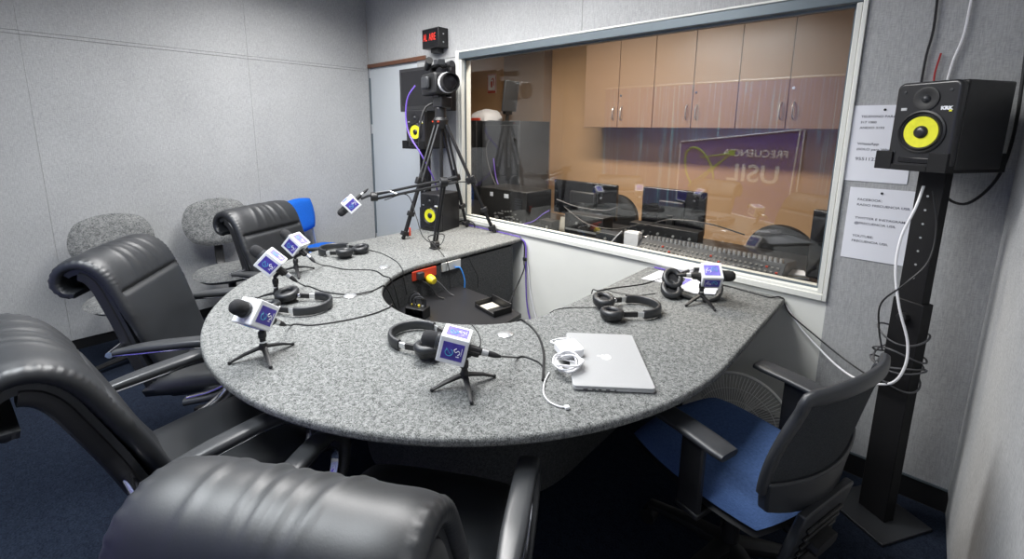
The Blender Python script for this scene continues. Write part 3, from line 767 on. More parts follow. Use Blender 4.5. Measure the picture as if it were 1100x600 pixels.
for k in range(5):
    a = 2*PI*k/5+.6; c, s_ = math.cos(a), math.sin(a)
    b = MB(); b.tube([(0, 0, .11), (.15*c, .15*s_, .10), (.29*c, .29*s_, .075)], [1.3, 1, .8], 10, side=(-s_, c, 0), flat=(.026, .016)); lg = b.build('leg', 'black', t)
    b = MB(); b.cyl((.29*c-s_*.024, .29*s_+c*.024, .03), (.29*c+s_*.024, .29*s_-c*.024, .03), .028, n=16); b.build('caster', 'black', lg)

# floor fan under the table
t = thing('floor_fan', 'grey round wire-caged floor fan under the table edge', 'fan', (-.475, 1.99, 0), math.radians(13))
FT = T(0, 0, .245) @ R('X', 72)     # cage axis points to the camera and up
FT = T(0, 0, .245) @ R('X', -(-75))
def fan_pt(r, a, z): return FT @ Vector((r*math.cos(a), r*math.sin(a), z))
b = MB(); b.tube([fan_pt(.215, 2*PI*k/48, 0) for k in range(48)], .008, 8, closed=True); b.build('cage_ring', 'fanwire', t)
b = MB()
for k in range(90):
    a = 2*PI*k/90; b.tube([fan_pt(.213, a, .002), fan_pt(.18, a+.03, .035), fan_pt(.11, a+.10, .055), fan_pt(.055, a+.16, .062)], .0011, 4)
for r in (.16, .11): b.tube([fan_pt(r, 2*PI*k/40, .045 if r > .12 else .055) for k in range(40)], .0015, 5, closed=True)
b.build('front_grille', 'fanwire', t)
b = MB()
for k in range(60):
    a = 2*PI*k/60; b.tube([fan_pt(.213, a, -.002), fan_pt(.17, a, -.05), fan_pt(.07, a, -.06)], .0011, 4)
b.build('rear_grille', 'fanwire', t)
b = MB(); b.lathe([(.001, .072), (.045, .07), (.056, .062), (.056, .055), (.001, .054)], 28, FT); b.build('badge', 'fangrey', t)
for k in range(3):
    rings = []
    for i in range(8):
        rr = .03+.16*i/7; ww = .03+.055*math.sin(PI*min(1, .15+i/8))
        a0 = 2*PI*k/3+.25*i/7
        rings.append([fan_pt(math.hypot(rr, s*ww), a0+math.atan2(s*ww, rr), s*.016+o) for s, o in ((-1, 0), (0, .002), (1, 0), (0, -.002))])
    b = MB(); b.loft(rings); b.build('blade', 'fangrey', t, smooth=60)
b = MB(); b.lathe([(.001, -.10), (.05, -.10), (.06, -.06), (.03, .01), (.03, .03), (.001, .03)], 20, FT); b.build('motor', 'fangrey', t)
b = MB(); b.tube(cat([(-.225, 0, .245), (-.22, .0, .1), (-.17, .0, .02), (0, .0, .012), (.17, .0, .02), (.22, .0, .1), (.225, 0, .245)], 5), .010, 10); b.tube(cat([(-.15, -.12, .012), (-.17, 0, .016), (-.15, .12, .012)], 4), .010, 8); b.tube(cat([(.15, -.12, .012), (.17, 0, .016), (.15, .12, .012)], 4), .010, 8); b.build('stand', 'fangrey', t)

# ================================================================== MICROPHONES AND STANDS
def make_mic_stand(label, p, legs, h=.10):
    t = thing('tripod_mic_stand', label, 'microphone stand', p)
    b = MB(); b.lathe([(.001, .026), (.012, .027), (.016, .036), (.012, .046), (.010, .052), (.010, h-.03), (.013, h-.028), (.013, h-.01), (.009, h-.005), (.001, h-.005)], 16); b.build('stem', 'black', t)
    b = MB(); b.cyl((0, 0, h-.048), (0, 0, h-.042), .0105, n=16); b.build('collar', 'chrome', t)
    for a in legs:
        c, s_ = math.cos(a), math.sin(a)
        b = MB(); b.tube([(.008*c, .008*s_, .036), (.06*c, .06*s_, .022), (.100*c, .100*s_, .005)], [1, .8, .55], 10, side=(-s_, c, 0), flat=(.010, .0055)); lg = b.build('leg', 'black', t)
        b = MB(); b.sphere((.100*c, .100*s_, .0055), .0062, 10); b.build('foot', 'black', lg)
    return t
def make_mic(label, p, d, up=(0, 0, 1)):
    """local +y points to the windscreen; origin in the middle of the handle"""
    t = thing('microphone', label, 'microphone', p, rot=frame_from(d, up), group='handheld microphones with white logo cubes')
    YX = R('X', -90)      # lathe axis z -> +y
    b = MB(); b.lathe([(.001, -.075), (.011, -.075), (.0125, -.06), (.0135, .02), (.017, .045), (.018, .05), (.001, .05)], 20, YX); b.build('handle', 'black', t)
    b = MB(); b.lathe([(.001, .048), (.021, .049), (.0245, .058), (.025, .085), (.022, .101), (.013, .110), (.001, .112)], 24, YX); b.build('windscreen', 'foam', t, smooth=70)
    b = MB(); b.lathe([(.0245, .056), (.0262, .058), (.0262, .064), (.0245, .066)], 24, YX, ring=True); b.build('band', 'darkgrey', t)
    b = MB(); b.lathe([(.001, -.096), (.0098, -.095), (.0105, -.076), (.001, -.075)], 16, YX); b.build('connector', 'silver', t)
    b = MB(); b.lathe([(.001, -.135), (.004, -.134), (.0085, -.115), (.009, -.096), (.001, -.0955)], 16, YX); b.build('cable_boot', 'black', t)
    y0, y1_ = -.034, .052; h = .0415
    b = MB(); b.span((-h, y0, -h), (h, y1_, h)); cb = b.build('logo_cube', 'white', t, bevel=.003, seg=3)
    for k in range(4):
        Fm = R('Y', 90*k)
        pm = 'purple' if k % 2 else 'purplelit'  # top and underside logos get the purple lightened as if lit from above
        b = MB()
        vs = [Fm @ Vector(q) for q in ((-.027, y0+.010, h+.0002), (.027, y0+.010, h+.0002), (.027, y1_-.012, h+.0002), (-.027, y1_-.012, h+.0002))]
        vt = [Fm @ Vector((q[0], q[1], h+.0010)) for q in ((-.027, y0+.010), (.027, y0+.010), (.027, y1_-.012), (-.027, y1_-.012))]
        b.loft([vs, vt]); pl = b.build('logo_print', pm, cb)
        b = MB(); cx_, cy_ = -.004, .018
        b.tube([Fm @ Vector((cx_+.011*math.cos(a), cy_+.011*math.sin(a), h+.0013)) for a in [2*PI*i/20*.85+.5 for i in range(21)]], .0013, 5)
        b.tube([Fm @ Vector((cx_-.006+i*.0045, cy_-.006+i*.004, h+.0013)) for i in range(5)], .001, 5); b.build('emblem', 'teal', pl)
        b = MB()
        b.tube([Fm @ Vector(q+(h+.0013,)) for q in [(v.x, v.y) for v in cat([(.012, -.002, 0), (.006, .004, 0), (0, -.002, 0), (.006, -.008, 0), (.0, -.014, 0), (-.008, -.009, 0)], 4)]], .0014, 5)
        b.tube([Fm @ Vector((-.013, -.004, h+.0013)), Fm @ Vector((-.013, -.014, h+.0013))], .001, 5)
        b.tube([Fm @ Vector((.016, -.018, h+.0013)), Fm @ Vector((-.008, -.018, h+.0013))], .0008, 4); b.build('initials', 'white_print', pl)
    return t
def clip_between(t, top, mic_p, d):
    pass
mic_data = [   # base on the table, middle of the handle, direction of the windscreen, label end, roll of the cube
 ((-1.572, .471), (-1.556, .460, .904), (.312, -.724, .615), 'nearest the cut-off left armchair', 0),
 ((-2.063, .691), (-2.073, .689, .918), (-.429, -.581, .692), 'middle of the left three', 0),
 ((-2.385, .906), (-2.397, .925, .895), (-.634, -.400, .661), 'beside the far leather armchair', 0),
 ((-.949, .827), (-.963, .813, .876), (-.747, -.623, .233), 'left of the laptop', 0),
 ((-.676, 2.016), (-.656, 2.031, .875), (.863, .502, .06), 'by the window wall', -38)]
legsets = [[math.radians(a) for a in (-105, 97, -8)], [math.radians(a) for a in (215, 100, -20)], [math.radians(a) for a in (225, 100, -15)], [math.radians(a) for a in (243, 70, -30)], [math.radians(a) for a in (253, -35, 110)]]
mic_ends = []
shift = [0.0, 0.0, 0.0, .0, .0]
for k, (bxy, mid, d, s_, _) in enumerate(mic_data):
    base = Vector((bxy[0], bxy[1], TZ)); mid = Vector(mid); d = Vector(d).normalized()
    side_ = d.cross(Vector((0, 0, 1))).normalized(); upv = side_.cross(d)
    pm = mid-d*.048-base
    hs = pm.z-.030
    st = make_mic_stand('black mini tripod stand under the microphone ' + s_, base, legsets[k], h=hs)
    b = MB()
    b.tube([pm+side_*.017*math.cos(a)+upv*.017*math.sin(a) for a in [PI*.95+PI*1.1*i/12 for i in range(13)]], 1, 8, side=d, flat=(.022, .003))
    b.tube([Vector((0, 0, hs-.012)), Vector((0, 0, hs+.004)), pm-upv*.012], .0085, 10)
    b.build('clip', 'black', st)
    camd = (CAM-mid); sn = side_ if side_.dot(camd) > 0 else -side_
    rl = math.radians(mic_data[k][4]); upm = Vector((0, 0, 1))*math.cos(rl)-sn*math.sin(rl)
    make_mic('black microphone with a white logo cube, ' + s_, mid, d, upm)
    mic_ends.append(mid-d*.13)

# ================================================================== HEADPHONES
def make_headphones(label, p, rz, rot=None, spread=.055, band=(.10, .085), tilt=0, cup_flip=1):
    t = thing('headphones', label, 'headphones', p, rz, 'black closed studio headphones', rot=rot)
    # earcups lie flat, pads up, partly overlapping
    R0 = .044
    cups = [Vector((0, -spread, .022)), Vector((.012, spread, .030))]
    bcx = .125
    arc = []
    for i in range(17):
        a = math.radians(-128+256*i/16); arc.append(Vector((bcx+band[1]*1.0*math.cos(a), band[1]*.92*math.sin(a), .022)))
    b = MB(); b.tube(arc[2:-2], 1, 12, side=(0, 0, 1), flat=(.017, .008)); hb = b.build('headband', 'leather', t, smooth=60)
    for s_, c, e in ((-1, cups[0], arc[:3]), (1, cups[1], arc[-3:][::-1])):
        b = MB(); b.lathe([(.001, -.022), (.030, -.021), (.041, -.010), (.043, .002), (.001, .002)], 28, T(*c) @ R('X', 6*s_)); cu = b.build('ear_cup', 'satin', t, smooth=60)
        b = MB()
        ringp = [T(*c) @ R('X', 6*s_) @ Vector((.031*math.cos(2*PI*k/28), .037*math.sin(2*PI*k/28), .009)) for k in range(28)]
        b.tube(ringp, .0125, 10, closed=True); b.build('ear_pad', 'leather', cu, smooth=70)
        b = MB(); b.lathe([(.001, .004), (.028, .004), (.028, .006), (.001, .006)], 20, T(*c) @ R('X', 6*s_)); b.build('driver_cloth', 'foam', cu)
        b = MB(); b.tube([e[2], e[1]], 1, 8, side=(0, 0, 1), flat=(.010, .0035)); b.build('slider', 'silver', t)
        b = MB(); b.tube([e[1], (e[0]+c)/2+Vector((0, s_*.006, 0)), c+Vector((.044, 0, 0)) if (c.x < .3) else c], 1, 8, side=(0, 0, 1), flat=(.011, .006)); b.build('yoke', 'black', t)
        b = MB(); b.sphere(c+Vector((.047, s_*.0, .0)), .009, 10); b.build('hinge', 'chrome', t)
    t.scale = (1.12, 1.12, 1.12)
    return t
def hp(label, c, mid, **k):
    """c: between the cups, mid: middle of band (photo places on the table)"""
    a = az(*c, TZ+.02); m_ = az(*mid, TZ+.02); d = m_-a
    return make_headphones(label, (a.x, a.y, TZ), math.atan2(d.y, d.x), **k)
hp('black headphones lying farthest back, beside the far leather armchair', (380, 271), (352, 267))
hp('black headphones lying between the two nearer left microphones', (297, 325), (342, 327))
hp('black headphones with their band looped behind the front microphone', (477, 372), (437, 357))
hp('black headphones lying just beyond the laptop', (651, 332), (697, 329))
h5 = hp('black headphones lying by the papers and the right microphone', (718, 311), (752, 312), spread=.024)
h5.rotation_euler = (R('Z', math.degrees(h5.rotation_euler.z)) @ R('X', 38)).to_euler(); h5.location.z += .030

spare_headphones(676, 232, 2.94, 'black headphones lying on the control desk behind the glass')
# ================================================================== LAPTOP, CHARGER, PAPERS
c4 = [az(608, 357, TZ+.018), az(679, 358.5, TZ+.018), az(703, 416, TZ+.018), az(617, 415.5, TZ+.018)]
cc = sum(c4, Vector())/4; dy = (c4[0]+c4[1])/2-(c4[2]+c4[3])/2
ang = math.atan2(dy.y, dy.x)-PI/2
t = thing('laptop', 'closed silver laptop on the grey table', 'laptop', (cc.x, cc.y, TZ), ang)
def rrect(w, d, r, n=6):
    out = []
    for cx_, cy_, a0 in ((w/2-r, d/2-r, 0), (-w/2+r, d/2-r, 90), (-w/2+r, -d/2+r, 180), (w/2-r, -d/2+r, 270)):
        for k in range(n+1):
            a = math.radians(a0+90*k/n); out.append((cx_+r*math.cos(a), cy_+r*math.sin(a)))
    return out
b = MB(); b.prism(rrect(.246, .356, .012), .003, .0115); base_ = b.build('base', 'alu', t, bevel=.0015)
b = MB(); b.prism(rrect(.246, .356, .012), .0122, .018); b.build('lid', 'alu', t, bevel=.002)
b = MB()
for x, w in ((-.085, .014), (-.06, .010), (-.042, .010), (-.018, .012), (0.004, .006)): b.box((x, -.178, .0075), (w, .002, .0035))
b.build('port', 'black', base_)
b = MB(); b.prism(rrect(.225, .335, .01), 0, .003); b.build('underside', 'black', t)
# fruit emblem on lid
lm = T(0, 0, .0181) @ R('Z', 90)
pts = []
for k in range(40):
    a = 2*PI*k/40; r = .0185*(1+.06*math.cos(2*a)-.10*math.exp(-((a-PI/2)/.25)**2)-.06*math.exp(-((a-3*PI/2)/.22)**2))
    x, y = r*math.cos(a)*.95, r*math.sin(a)
    dd = math.hypot(x-.021, y-.003)
    if dd < .0095: x -= (.0095-dd)*.9
    pts.append((x, y))
b = MB(); b.prism(pts, 0, .0006, lm); b.prism([(.001+.003*math.cos(a)-.003*0, .0245+.006*math.sin(a)) for a in [2*PI*k/10 for k in range(10)]], 0, .0006, lm @ R('Z', -15)); b.build('emblem', 'whitegloss', t)
p = az(611, 378, TZ+.02)
t = thing('laptop_charger', 'white laptop power adapter with its coiled lead', 'charger', (p.x, p.y, TZ+.0185), ang+.35)
b = MB(); b.prism(rrect(.082, .086, .012), 0, .029); b.build('power_brick', 'whitegloss', t, bevel=.004, seg=3)
b = MB(); b.tube(cat([(-.03, .03, .02), (-.045, .055, .02), (-.01, .07, .018), (.02, .045, .03)], 5), .003, 8); b.build('fold_out_hook', 'white', t)
ctr = az(608, 398, TZ)-p; ctr.z = 0
inv = Matrix.Rotation(-(ang+.35), 3, 'Z'); ctr = inv @ ctr
for k in range(6):
    b = MB(); rx, ry = random.uniform(.028, .050), random.uniform(.035, .06); ph = random.uniform(0, 3); ox, oy = random.uniform(-.012, .012), random.uniform(-.012, .012)
    b.tube([(ctr.x+ox+rx*math.cos(2*PI*i/28)*math.cos(ph)-ry*math.sin(2*PI*i/28)*math.sin(ph), ctr.y+oy+rx*math.cos(2*PI*i/28)*math.sin(ph)+ry*math.sin(2*PI*i/28)*math.cos(ph), .005+.004*k+.006*math.sin(2*PI*i/28*2+k)) for i in range(28)], .0028, 8, closed=True)
    b.build('coiled_lead', 'whitecable', t)
b = MB(); tailp = [az(x, y, TZ+.004) for x, y in [(590, 400), (585, 410), (584, 422), (590, 431), (600, 436), (607, 437)]]
tl = [inv @ (q-Vector((p.x, p.y, TZ+.0185))) for q in tailp]
b.tube(cat(tl, 5), .0024, 8); b.build('lead_end', 'whitecable', t)
b = MB(); b.box(inv @ (az(609, 437, TZ+.006)-Vector((p.x, p.y, TZ+.0185))), (.014, .014, .008)); b.build('plug', 'white', t, bevel=.002)

def sheet(label, pxs, z, m='paper', name='paper_sheet', th=.0012, extra=None):
    P = [az(x, y, TZ+z) for x, y in pxs]; c = sum(P, Vector())/len(P)
    t = thing(name, label, 'paper', (c.x, c.y, TZ+z-.001))
    b = MB(); b.prism([(q.x-c.x, q.y-c.y) for q in P], .0005, th+.0005); b.build('sheet', m, t)
    if extra:
        Q = [az(x, y, TZ+z) for x, y in extra]; b = MB(); b.prism([(q.x-c.x, q.y-c.y) for q in Q], th+.0005, th+.001); b.build('print', 'purplelit', t)
    return t
sheet('blank white leaflet lying by the window wall', [(689, 299), (708, 290.5), (737, 294), (716, 304)], .002)
sheet('white leaflet with a purple print under the right headphones', [(713, 305), (730, 297), (775, 303), (768, 316), (745, 315)], .006, extra=[(722, 303), (733, 298), (744, 300), (734, 306)])

# ================================================================== CABLES ON THE TABLE
def tcable(pts, label, m='cable', r=.003, n=6, name='microphone_cable', cat_='cable', group=None):
    P = [q if isinstance(q, Vector) else az(q[0], q[1], TZ+r) for q in pts]
    Q = cat(P, n)
    for q in Q:
        ri = math.hypot(q.x-CXI, q.y-CYI) if q.y < CYI else abs(q.x-CXI)
        if q.z < TZ+r and q.x < CXT+RO and ri > RI-.004 and q.y < YW-.02: q.z = TZ+r
    b = MB(); b.tube(Q, r, 8)
    return tag(b.build(name, m), label, cat_, group)
inw = lambda px, py, z: az(px, py, z)
tcable([mic_ends[0], (313, 349), (335, 349), (370, 344), (400, 337), (418, 330), Vector((-1.69, 1.05, .72)), Vector((-1.72, 1.12, .55))], 'black microphone cable from the nearest left microphone to the table opening')
tcable([mic_ends[1], (328, 307), (348, 313), (375, 316), (400, 312), Vector((-1.90, 1.14, .735)), Vector((-1.9, 1.2, .60))], 'black microphone cable from the middle left microphone')
tcable([mic_ends[2], (348, 285), (370, 289), (400, 290), (412, 296), Vector((-1.96, 1.22, .72)), Vector((-1.95, 1.25, .58))], 'black microphone cable from the farthest left microphone')
tcable([mic_ends[3], (556, 384), (575, 387), (583, 393)], 'short black cable trailing from the front microphone')
tcable([(583, 408), (584, 380), (579, 362), (570, 350), (560, 343), Vector((-1.20, 1.33, .70))], 'thick black cable running from the table opening past the laptop', r=.004)
tcable([mic_ends[4], (720, 298), (690, 305), (660, 309), (643, 312), Vector((-1.125, 1.81, .73)), Vector((-1.13, 1.83, .55))], 'black microphone cable from the right microphone over the inner edge')
tcable([(704, 315), (685, 317), (662, 314), (650, 310)], 'thin headphone cable from the right headphones', r=.002, name='headphone_cable')
tcable([(640, 330), (620, 330), (604, 331), (596, 333), Vector((-1.12, 1.47, .73))], 'thin headphone cable by the headphones behind the laptop', r=.002, name='headphone_cable')
tcable([(395, 268), (410, 272), (425, 280), (431, 287), Vector((-2.03, 1.33, .73)), Vector((-2.03, 1.35, .60))], 'thin headphone cable from the farthest headphones', r=.0025, name='headphone_cable')
tcable([(340, 321), (365, 319), (395, 315), (403, 311), Vector((-1.88, 1.1, .735))], 'thin headphone cable from the headphones on the left side', r=.002, name='headphone_cable')
tcable([(505, 346), (514, 358), (516, 370), (510, 378)], 'thin headphone cable beside the front microphone', r=.002, name='headphone_cable')
tcable([(748, 306), (775, 306), (800, 312), (826, 319), Vector((-.42, 2.335, TZ+.004)), ay(848, 336, 2.345), ay(872, 357, 2.33), ay(905, 384, 2.28), ay(935, 404, 2.20), ay(960, 412, 2.11)], 'black cable running off the table corner to the speaker stand', r=.0035, name='speaker_cable')
tcable([Vector((-.402, 2.35, TZ-.03)), ay(860, 352, 2.345), ay(880, 374, 2.33), ay(902, 395, 2.28), ay(924, 408, 2.2), ay(955, 412, 2.09), ay(971, 396, 2.07), ay(975, 368, 2.07), ay(966, 330, 2.07), ay(962, 290, 2.08), ay(968, 255, 2.09), ay(984, 222, 2.10), ay(992, 200, 2.14)], 'white cable rising from the table corner along the right speaker stand', 'whitecable', .0045, name='white_cable')
# leads in the opening
tcable([Vector((-2.03, 1.53, .65)), Vector((-2.0, 1.56, .62)), Vector((-1.97, 1.60, .56)), Vector((-1.95, 1.62, .543))], 'grey lead hanging from the yellow plug', 'greycable', .0045, name='power_cable')
tcable([Vector((-2.03, 1.45, .66)), Vector((-2.0, 1.49, .62)), Vector((-1.98, 1.52, .56)), Vector((-1.95, 1.55, .543))], 'dark lead hanging from the grey plug on the red socket', 'cable', .0045, name='power_cable')
tcable([Vector((-2.05, 1.72, .67)), Vector((-2.02, 1.735, .67)), Vector((-2.0, 1.75, .60)), Vector((-2.0, 1.75, .545))], 'bright blue data cable hanging from the grey plate', 'bluecable', .004, name='data_cable')
tcable([Vector((-2.055, 1.83, .72)), Vector((-2.04, 1.86, .64)), Vector((-2.02, 1.88, .58)), Vector((-2.03, 1.89, .50))], 'thin black lead hanging down the inner wall', 'cable', .0025, name='data_cable')
t = thing('cable_basket', 'small black holder full of coiled leads on the inner shelf', 'holder', (-1.86, 1.30, .5405), .4)
b = MB(); ring(b, -.055, .055, 0, .055, .006, -.035, .035); b.span((-.055, -.035, 0), (.055, .035, .006)); b.span((-.055, .030, 0), (.055, .036, .05)); b.build('tray', 'black', t, bevel=.002)
for k in range(5):
    b = MB(); w = .02+.006*k
    b.tube(cat([(-.03+.012*k, 0, .01), (-.045+.01*k, -.01, .09), (-.01+.008*k, 0, .135-.008*k), (.02+.006*k, .01, .09), (.015+.006*k, .01, .01)], 6), .003, 6); b.build('coiled_lead', 'greycable' if k % 2 else 'cable', t)
for k, m in enumerate(('yellowplug', 'silver', 'yellowplug', 'silver')):
    b = MB(); b.cyl((-.03+.02*k, .005, .03), (-.035+.022*k, .0, .065), .006, n=10); b.build('jack_plug', m, t)
t = thing('open_tray', 'small open black tray at the far end of the inner shelf', 'tray', (-1.64, 1.64, .5405), -.15)
b = MB(); b.span((-.09, -.06, 0), (.09, .06, .006)); b.span((-.09, -.06, 0), (-.083, .06, .035)); b.span((.083, -.06, 0), (.09, .06, .035)); b.span((-.09, .053, 0), (.09, .06, .05)); b.span((-.09, -.06, 0), (.09, -.053, .02)); b.build('shell', 'black', t, bevel=.002)
b = MB(); b.span((-.07, -.045, .006), (.0, .045, .010)); b.build('card', 'beigebox', t)
# bundle of cables at the end of the left wing
E_ = [('cable', [(-2.075, 2.345, .74), (-2.03, 2.34, .70), (-2.02, 2.33, .58), (-2.0, 2.30, .52), (-1.95, 2.1, .35)], 'black cable tied to the bundle at the inner corner of the table'),
      ('purplecable', [(-2.08, 2.35, .745), (-2.02, 2.345, .70), (-2.01, 2.34, .5), (-1.99, 2.34, .25), (-1.9, 2.33, .02)], 'purple cable dropping down the cream wall'),
      ('whitecable', [(-2.05, 2.352, .70), (-2.0, 2.35, .55), (-1.97, 2.35, .35), (-1.88, 2.345, .10), (-1.82, 2.33, .01)], 'white cable dropping down the cream wall inside the table')]
for m, P, lab in E_:
    b = MB(); b.tube(cat(P, 6), .005, 8); tag(b.build('dropped_cable', m), lab, 'cable')
t = thing('cable_tie', 'black tie gathering the cables at the inner table corner', 'tie', (-2.017, 2.335, .60))
b = MB(); b.tube([(.014*math.cos(a), .010*math.sin(a), 0) for a in [2*PI*k/16 for k in range(16)]], 1, 8, closed=True, side=(0, 0, 1), flat=(.012, .003)); b.build('band', 'cable', t)
b = MB(); b.box((.014, -.01, .005), (.02, .012, .02)); b.build('knot', 'cable', t, bevel=.003)

# ================================================================== STUDIO MONITORS
def make_speaker(label, loc, facing):
    """local -y is the front"""
    t = thing('studio_monitor', label, 'speaker', loc, math.radians(facing)+PI/2, 'black studio monitors with yellow cones')
    W, H, D = .188, .284, .235
    b = MB(); b.span((-W/2, -D/2+.018, 0), (W/2, D/2, H)); b.build('cabinet', 'black', t, bevel=.006, seg=3)
    b = MB(); b.prism(rrect(W, H, .022), 0, .03, T(0, -D/2+.02, H/2) @ R('X', 90)); bf = b.build('baffle', 'satin', t, bevel=.009, seg=4)
    yf = -D/2-.0105
    FM_ = lambda z: T(0, yf, z) @ R('X', 90)
    b = MB(); b.lathe([(.062, -.001), (.071, .0), (.071, .003), (.066, .005), (.062, .002), (.060, -.001)], 40, FM_(.120), ring=True); b.build('woofer_ring', 'black', t)
    b = MB(); b.lathe([(.061, .0015), (.057, .006), (.052, .0015), (.050, .0005)], 40, FM_(.120), ring=True); b.build('rubber_surround', 'satin', t, smooth=60)
    b = MB(); b.lathe([(.001, .0004), (.020, .0004), (.051, .0022), (.051, .0006), (.001, .0001)], 40, FM_(.120)); b.build('yellow_cone', 'yellow', t, smooth=60)
    b = MB(); b.lathe([(.021, .0005), (.019, .006), (.013, .010), (.006, .0118), (.0005, .012)], 28, FM_(.120)); b.build('dust_cap', 'satin', t, smooth=70)
    b = MB(); b.lathe([(.038, .0), (.038, .003), (.032, .004), (.020, .001), (.001, .0008)], 32, FM_(.228)); b.build('tweeter_dish', 'black', t, smooth=60)
    b = MB(); b.lathe([(.013, .001), (.011, .006), (.006, .009), (.0005, .010)], 20, FM_(.228)); b.build('tweeter_dome', 'darkgrey', t, smooth=70)
    b = MB(); b.box((0, yf+.001, .026), (.112, .006, .020)); b.build('port_slot', 'screen', t, bevel=.003)
    b = MB()
    for x, z in ((-.066, .252), (.066, .252), (-.074, .05), (.074, .05)): b.lathe([(.001, 0), (.005, 0), (.005, .0015), (.001, .002)], 10, T(x, yf, z) @ R('X', 90))
    b.build('screw', 'darkgrey', t)
    text('lettering', 'KRK', .015, 'white_print', t, T(.062, yf-.001, .196) @ R('X', 90), bold=.0008, sx=1.1)
    b = MB(); b.box((.073, yf-.0006, .188), (.008, .001, .006)); b.build('yellow_tick', 'yellow', t)
    b = MB(); b.box((-.062, yf-.0006, .196), (.018, .001, .009)); b.build('badge', 'silver', t)
    return t
sp1 = make_speaker('black studio monitor on the right-hand stand above the printed sheets', (.042, 2.145, 1.402), 238)
clone(sp1, 'black studio monitor on the left stand behind the tripod, below the screen', (-2.95, 2.19, 1.362), 283*PI/180+PI/2)
clone(sp1, 'black studio monitor standing on the table behind the tripod', (-2.72, 2.14, TZ+.001), 283*PI/180+PI/2)
def make_stand(label, loc, facing, ztray, base=True, w=.102):
    t = thing('speaker_stand', label, 'speaker stand', loc, math.radians(facing)+PI/2)
    b = MB(); b.box((0, 0, .006), (.24, .26, .012)); b.build('base_plate', 'darkgrey', t, bevel=.002)
    zj = ztray-.50
    b = MB(); b.box((0, 0, .012+zj/2), (w, .05, zj)); b.build('lower_post', 'blackmetal', t, bevel=.003)
    b = MB(); b.box((0, .0, (zj-.15+ztray-.01)/2), (w*.82, .038, ztray-zj+.13)); up = b.build('upper_post', 'blackmetal', t, bevel=.003)
    for k in range(7):
        b = MB(); b.cyl((0, -.0205, zj+.10+k*.05), (0, -.0185, zj+.10+k*.05), .004, n=10); b.build('adjusting_hole', 'silver', up)
    b = MB(); b.cyl((0, -.05, zj-.05), (0, -.025, zj-.05), .017, n=8); b.build('clamp_knob', 'black', t, bevel=.003)
    b = MB(); b.span((-.107, -.135, ztray-.008), (.107, .135, ztray)); tr = b.build('tray', 'blackmetal', t, bevel=.002)
    b = MB(); hh = .055
    b.span((-.110, -.138, ztray-.008), (-.104, .138, ztray+hh)); b.span((.104, -.138, ztray-.008), (.110, .138, ztray+hh))
    b.span((-.110, -.141, ztray-.008), (-.055, -.135, ztray+hh)); b.span((.055, -.141, ztray-.008), (.110, -.135, ztray+hh)); b.span((-.055, -.141, ztray-.008), (.055, -.135, ztray+.012))
    b.span((-.110, .135, ztray-.008), (.110, .141, ztray+hh)); b.build('tray_lip', 'blackmetal', tr, bevel=.0015)
    return t
make_stand('black upright speaker stand by the right wall, cables wound round it', (.030, 2.16, 0), 238, 1.40)
make_stand('black upright speaker stand behind the table at the left, carrying a monitor', (-2.97, 2.19, 0), 283, 1.36)
# cables around right stand
for k, (z, r1, tl) in enumerate([(.78, .062, .012), (.70, .066, -.02), (.675, .060, .02), (.65, .070, -.01), (.60, .060, .015)]):
    b = MB(); b.tube([(.018+(r1+.012)*math.cos(2*PI*i/28+k)*1.0, 2.15+(r1)*math.sin(2*PI*i/28+k), z+tl*math.sin(2*PI*i/28*1+k)+.012*math.cos(2*PI*i/14)) for i in range(28)], .0035, 6, closed=True)
    tag(b.build('wound_cable', 'greycable'), 'grey cable coil wound round the right speaker stand', 'cable', 'cable coils wound round the right stand')
tcable([Vector((.03, 2.14, 1.32)), Vector((.055, 2.12, 1.20)), Vector((.05, 2.09, 1.08)), Vector((.0, 2.07, .99)), Vector((-.055, 2.08, .90)), Vector((-.05, 2.09, .80)), Vector((-.03, 2.08, .72))], 'thin black cable crossing the front of the right speaker stand', r=.003, name='speaker_cable')
tcable([Vector((.19, 2.33, 1.95)), Vector((.205, 2.33, 1.7)), Vector((.21, 2.33, 1.5)), Vector((.19, 2.32, 1.36)), Vector((.13, 2.30, 1.27)), Vector((.07, 2.28, 1.29)), Vector((.06, 2.25, 1.37))], 'black cable looping down the corner beside the right monitor', r=.005, name='speaker_cable')
for m, P, lab, r in (('cable', [(1009, -20), (1003, 30), (995, 60), (989, 92)], 'black wire running up the wall above the right monitor', .004), ('whitecable', [(1047, -20), (1036, 35), (1024, 65), (1016, 92)], 'white wire running up the wall above the right monitor', .004), ('redcable', [(1011, 57), (1008, 66), (1004, 80), (1003, 92)], 'short dark red wire poking up behind the right monitor', .003)):
    b = MB(); b.tube(cat([ay(x, y, YW-.012) for x, y in P], 5), r, 6); tag(b.build('wall_wire', m), lab, 'wire')
# printed sheets
def notice(label, x0, x1, z0, z1, lines):
    t = thing('printed_notice', label, 'notice', ((x0+x1)/2, YW-.002, (z0+z1)/2), group='printed notices beside the window')
    w, h = (x1-x0)/2, (z1-z0)/2
    b = MB(); b.span((-w, -.0012, -h), (w, 0, h)); b.build('sheet', 'paper', t)
    b = MB(); b.lathe([(.001, 0), (.005, 0), (.004, .003), (.001, .004)], 12, T(0, -.001, h-.018) @ R('X', 90)); b.build('pin', 'black', t)
    for s_, sz, lx, z in lines:
        text('lettering', s_, sz, 'ink', t, T(-w+lx, -.0016, h-z) @ R('X', 90), extrude=.0001, align='LEFT', sx=1.15, bold=.0002)
notice('upper printed notice with a telephone number, partly behind the monitor', -.250, -.045, 1.318, 1.627, [('TELEFONO PARA LLAMADAS', .0125, .03, .045), ('317 1000', .012, .03, .068), ('ANEXO 3193', .012, .03, .09), ('WhatsApp', .014, .03, .155), ('(SOLO para WhatsApp)', .013, .03, .177), ('955112321', .018, .03, .217)])
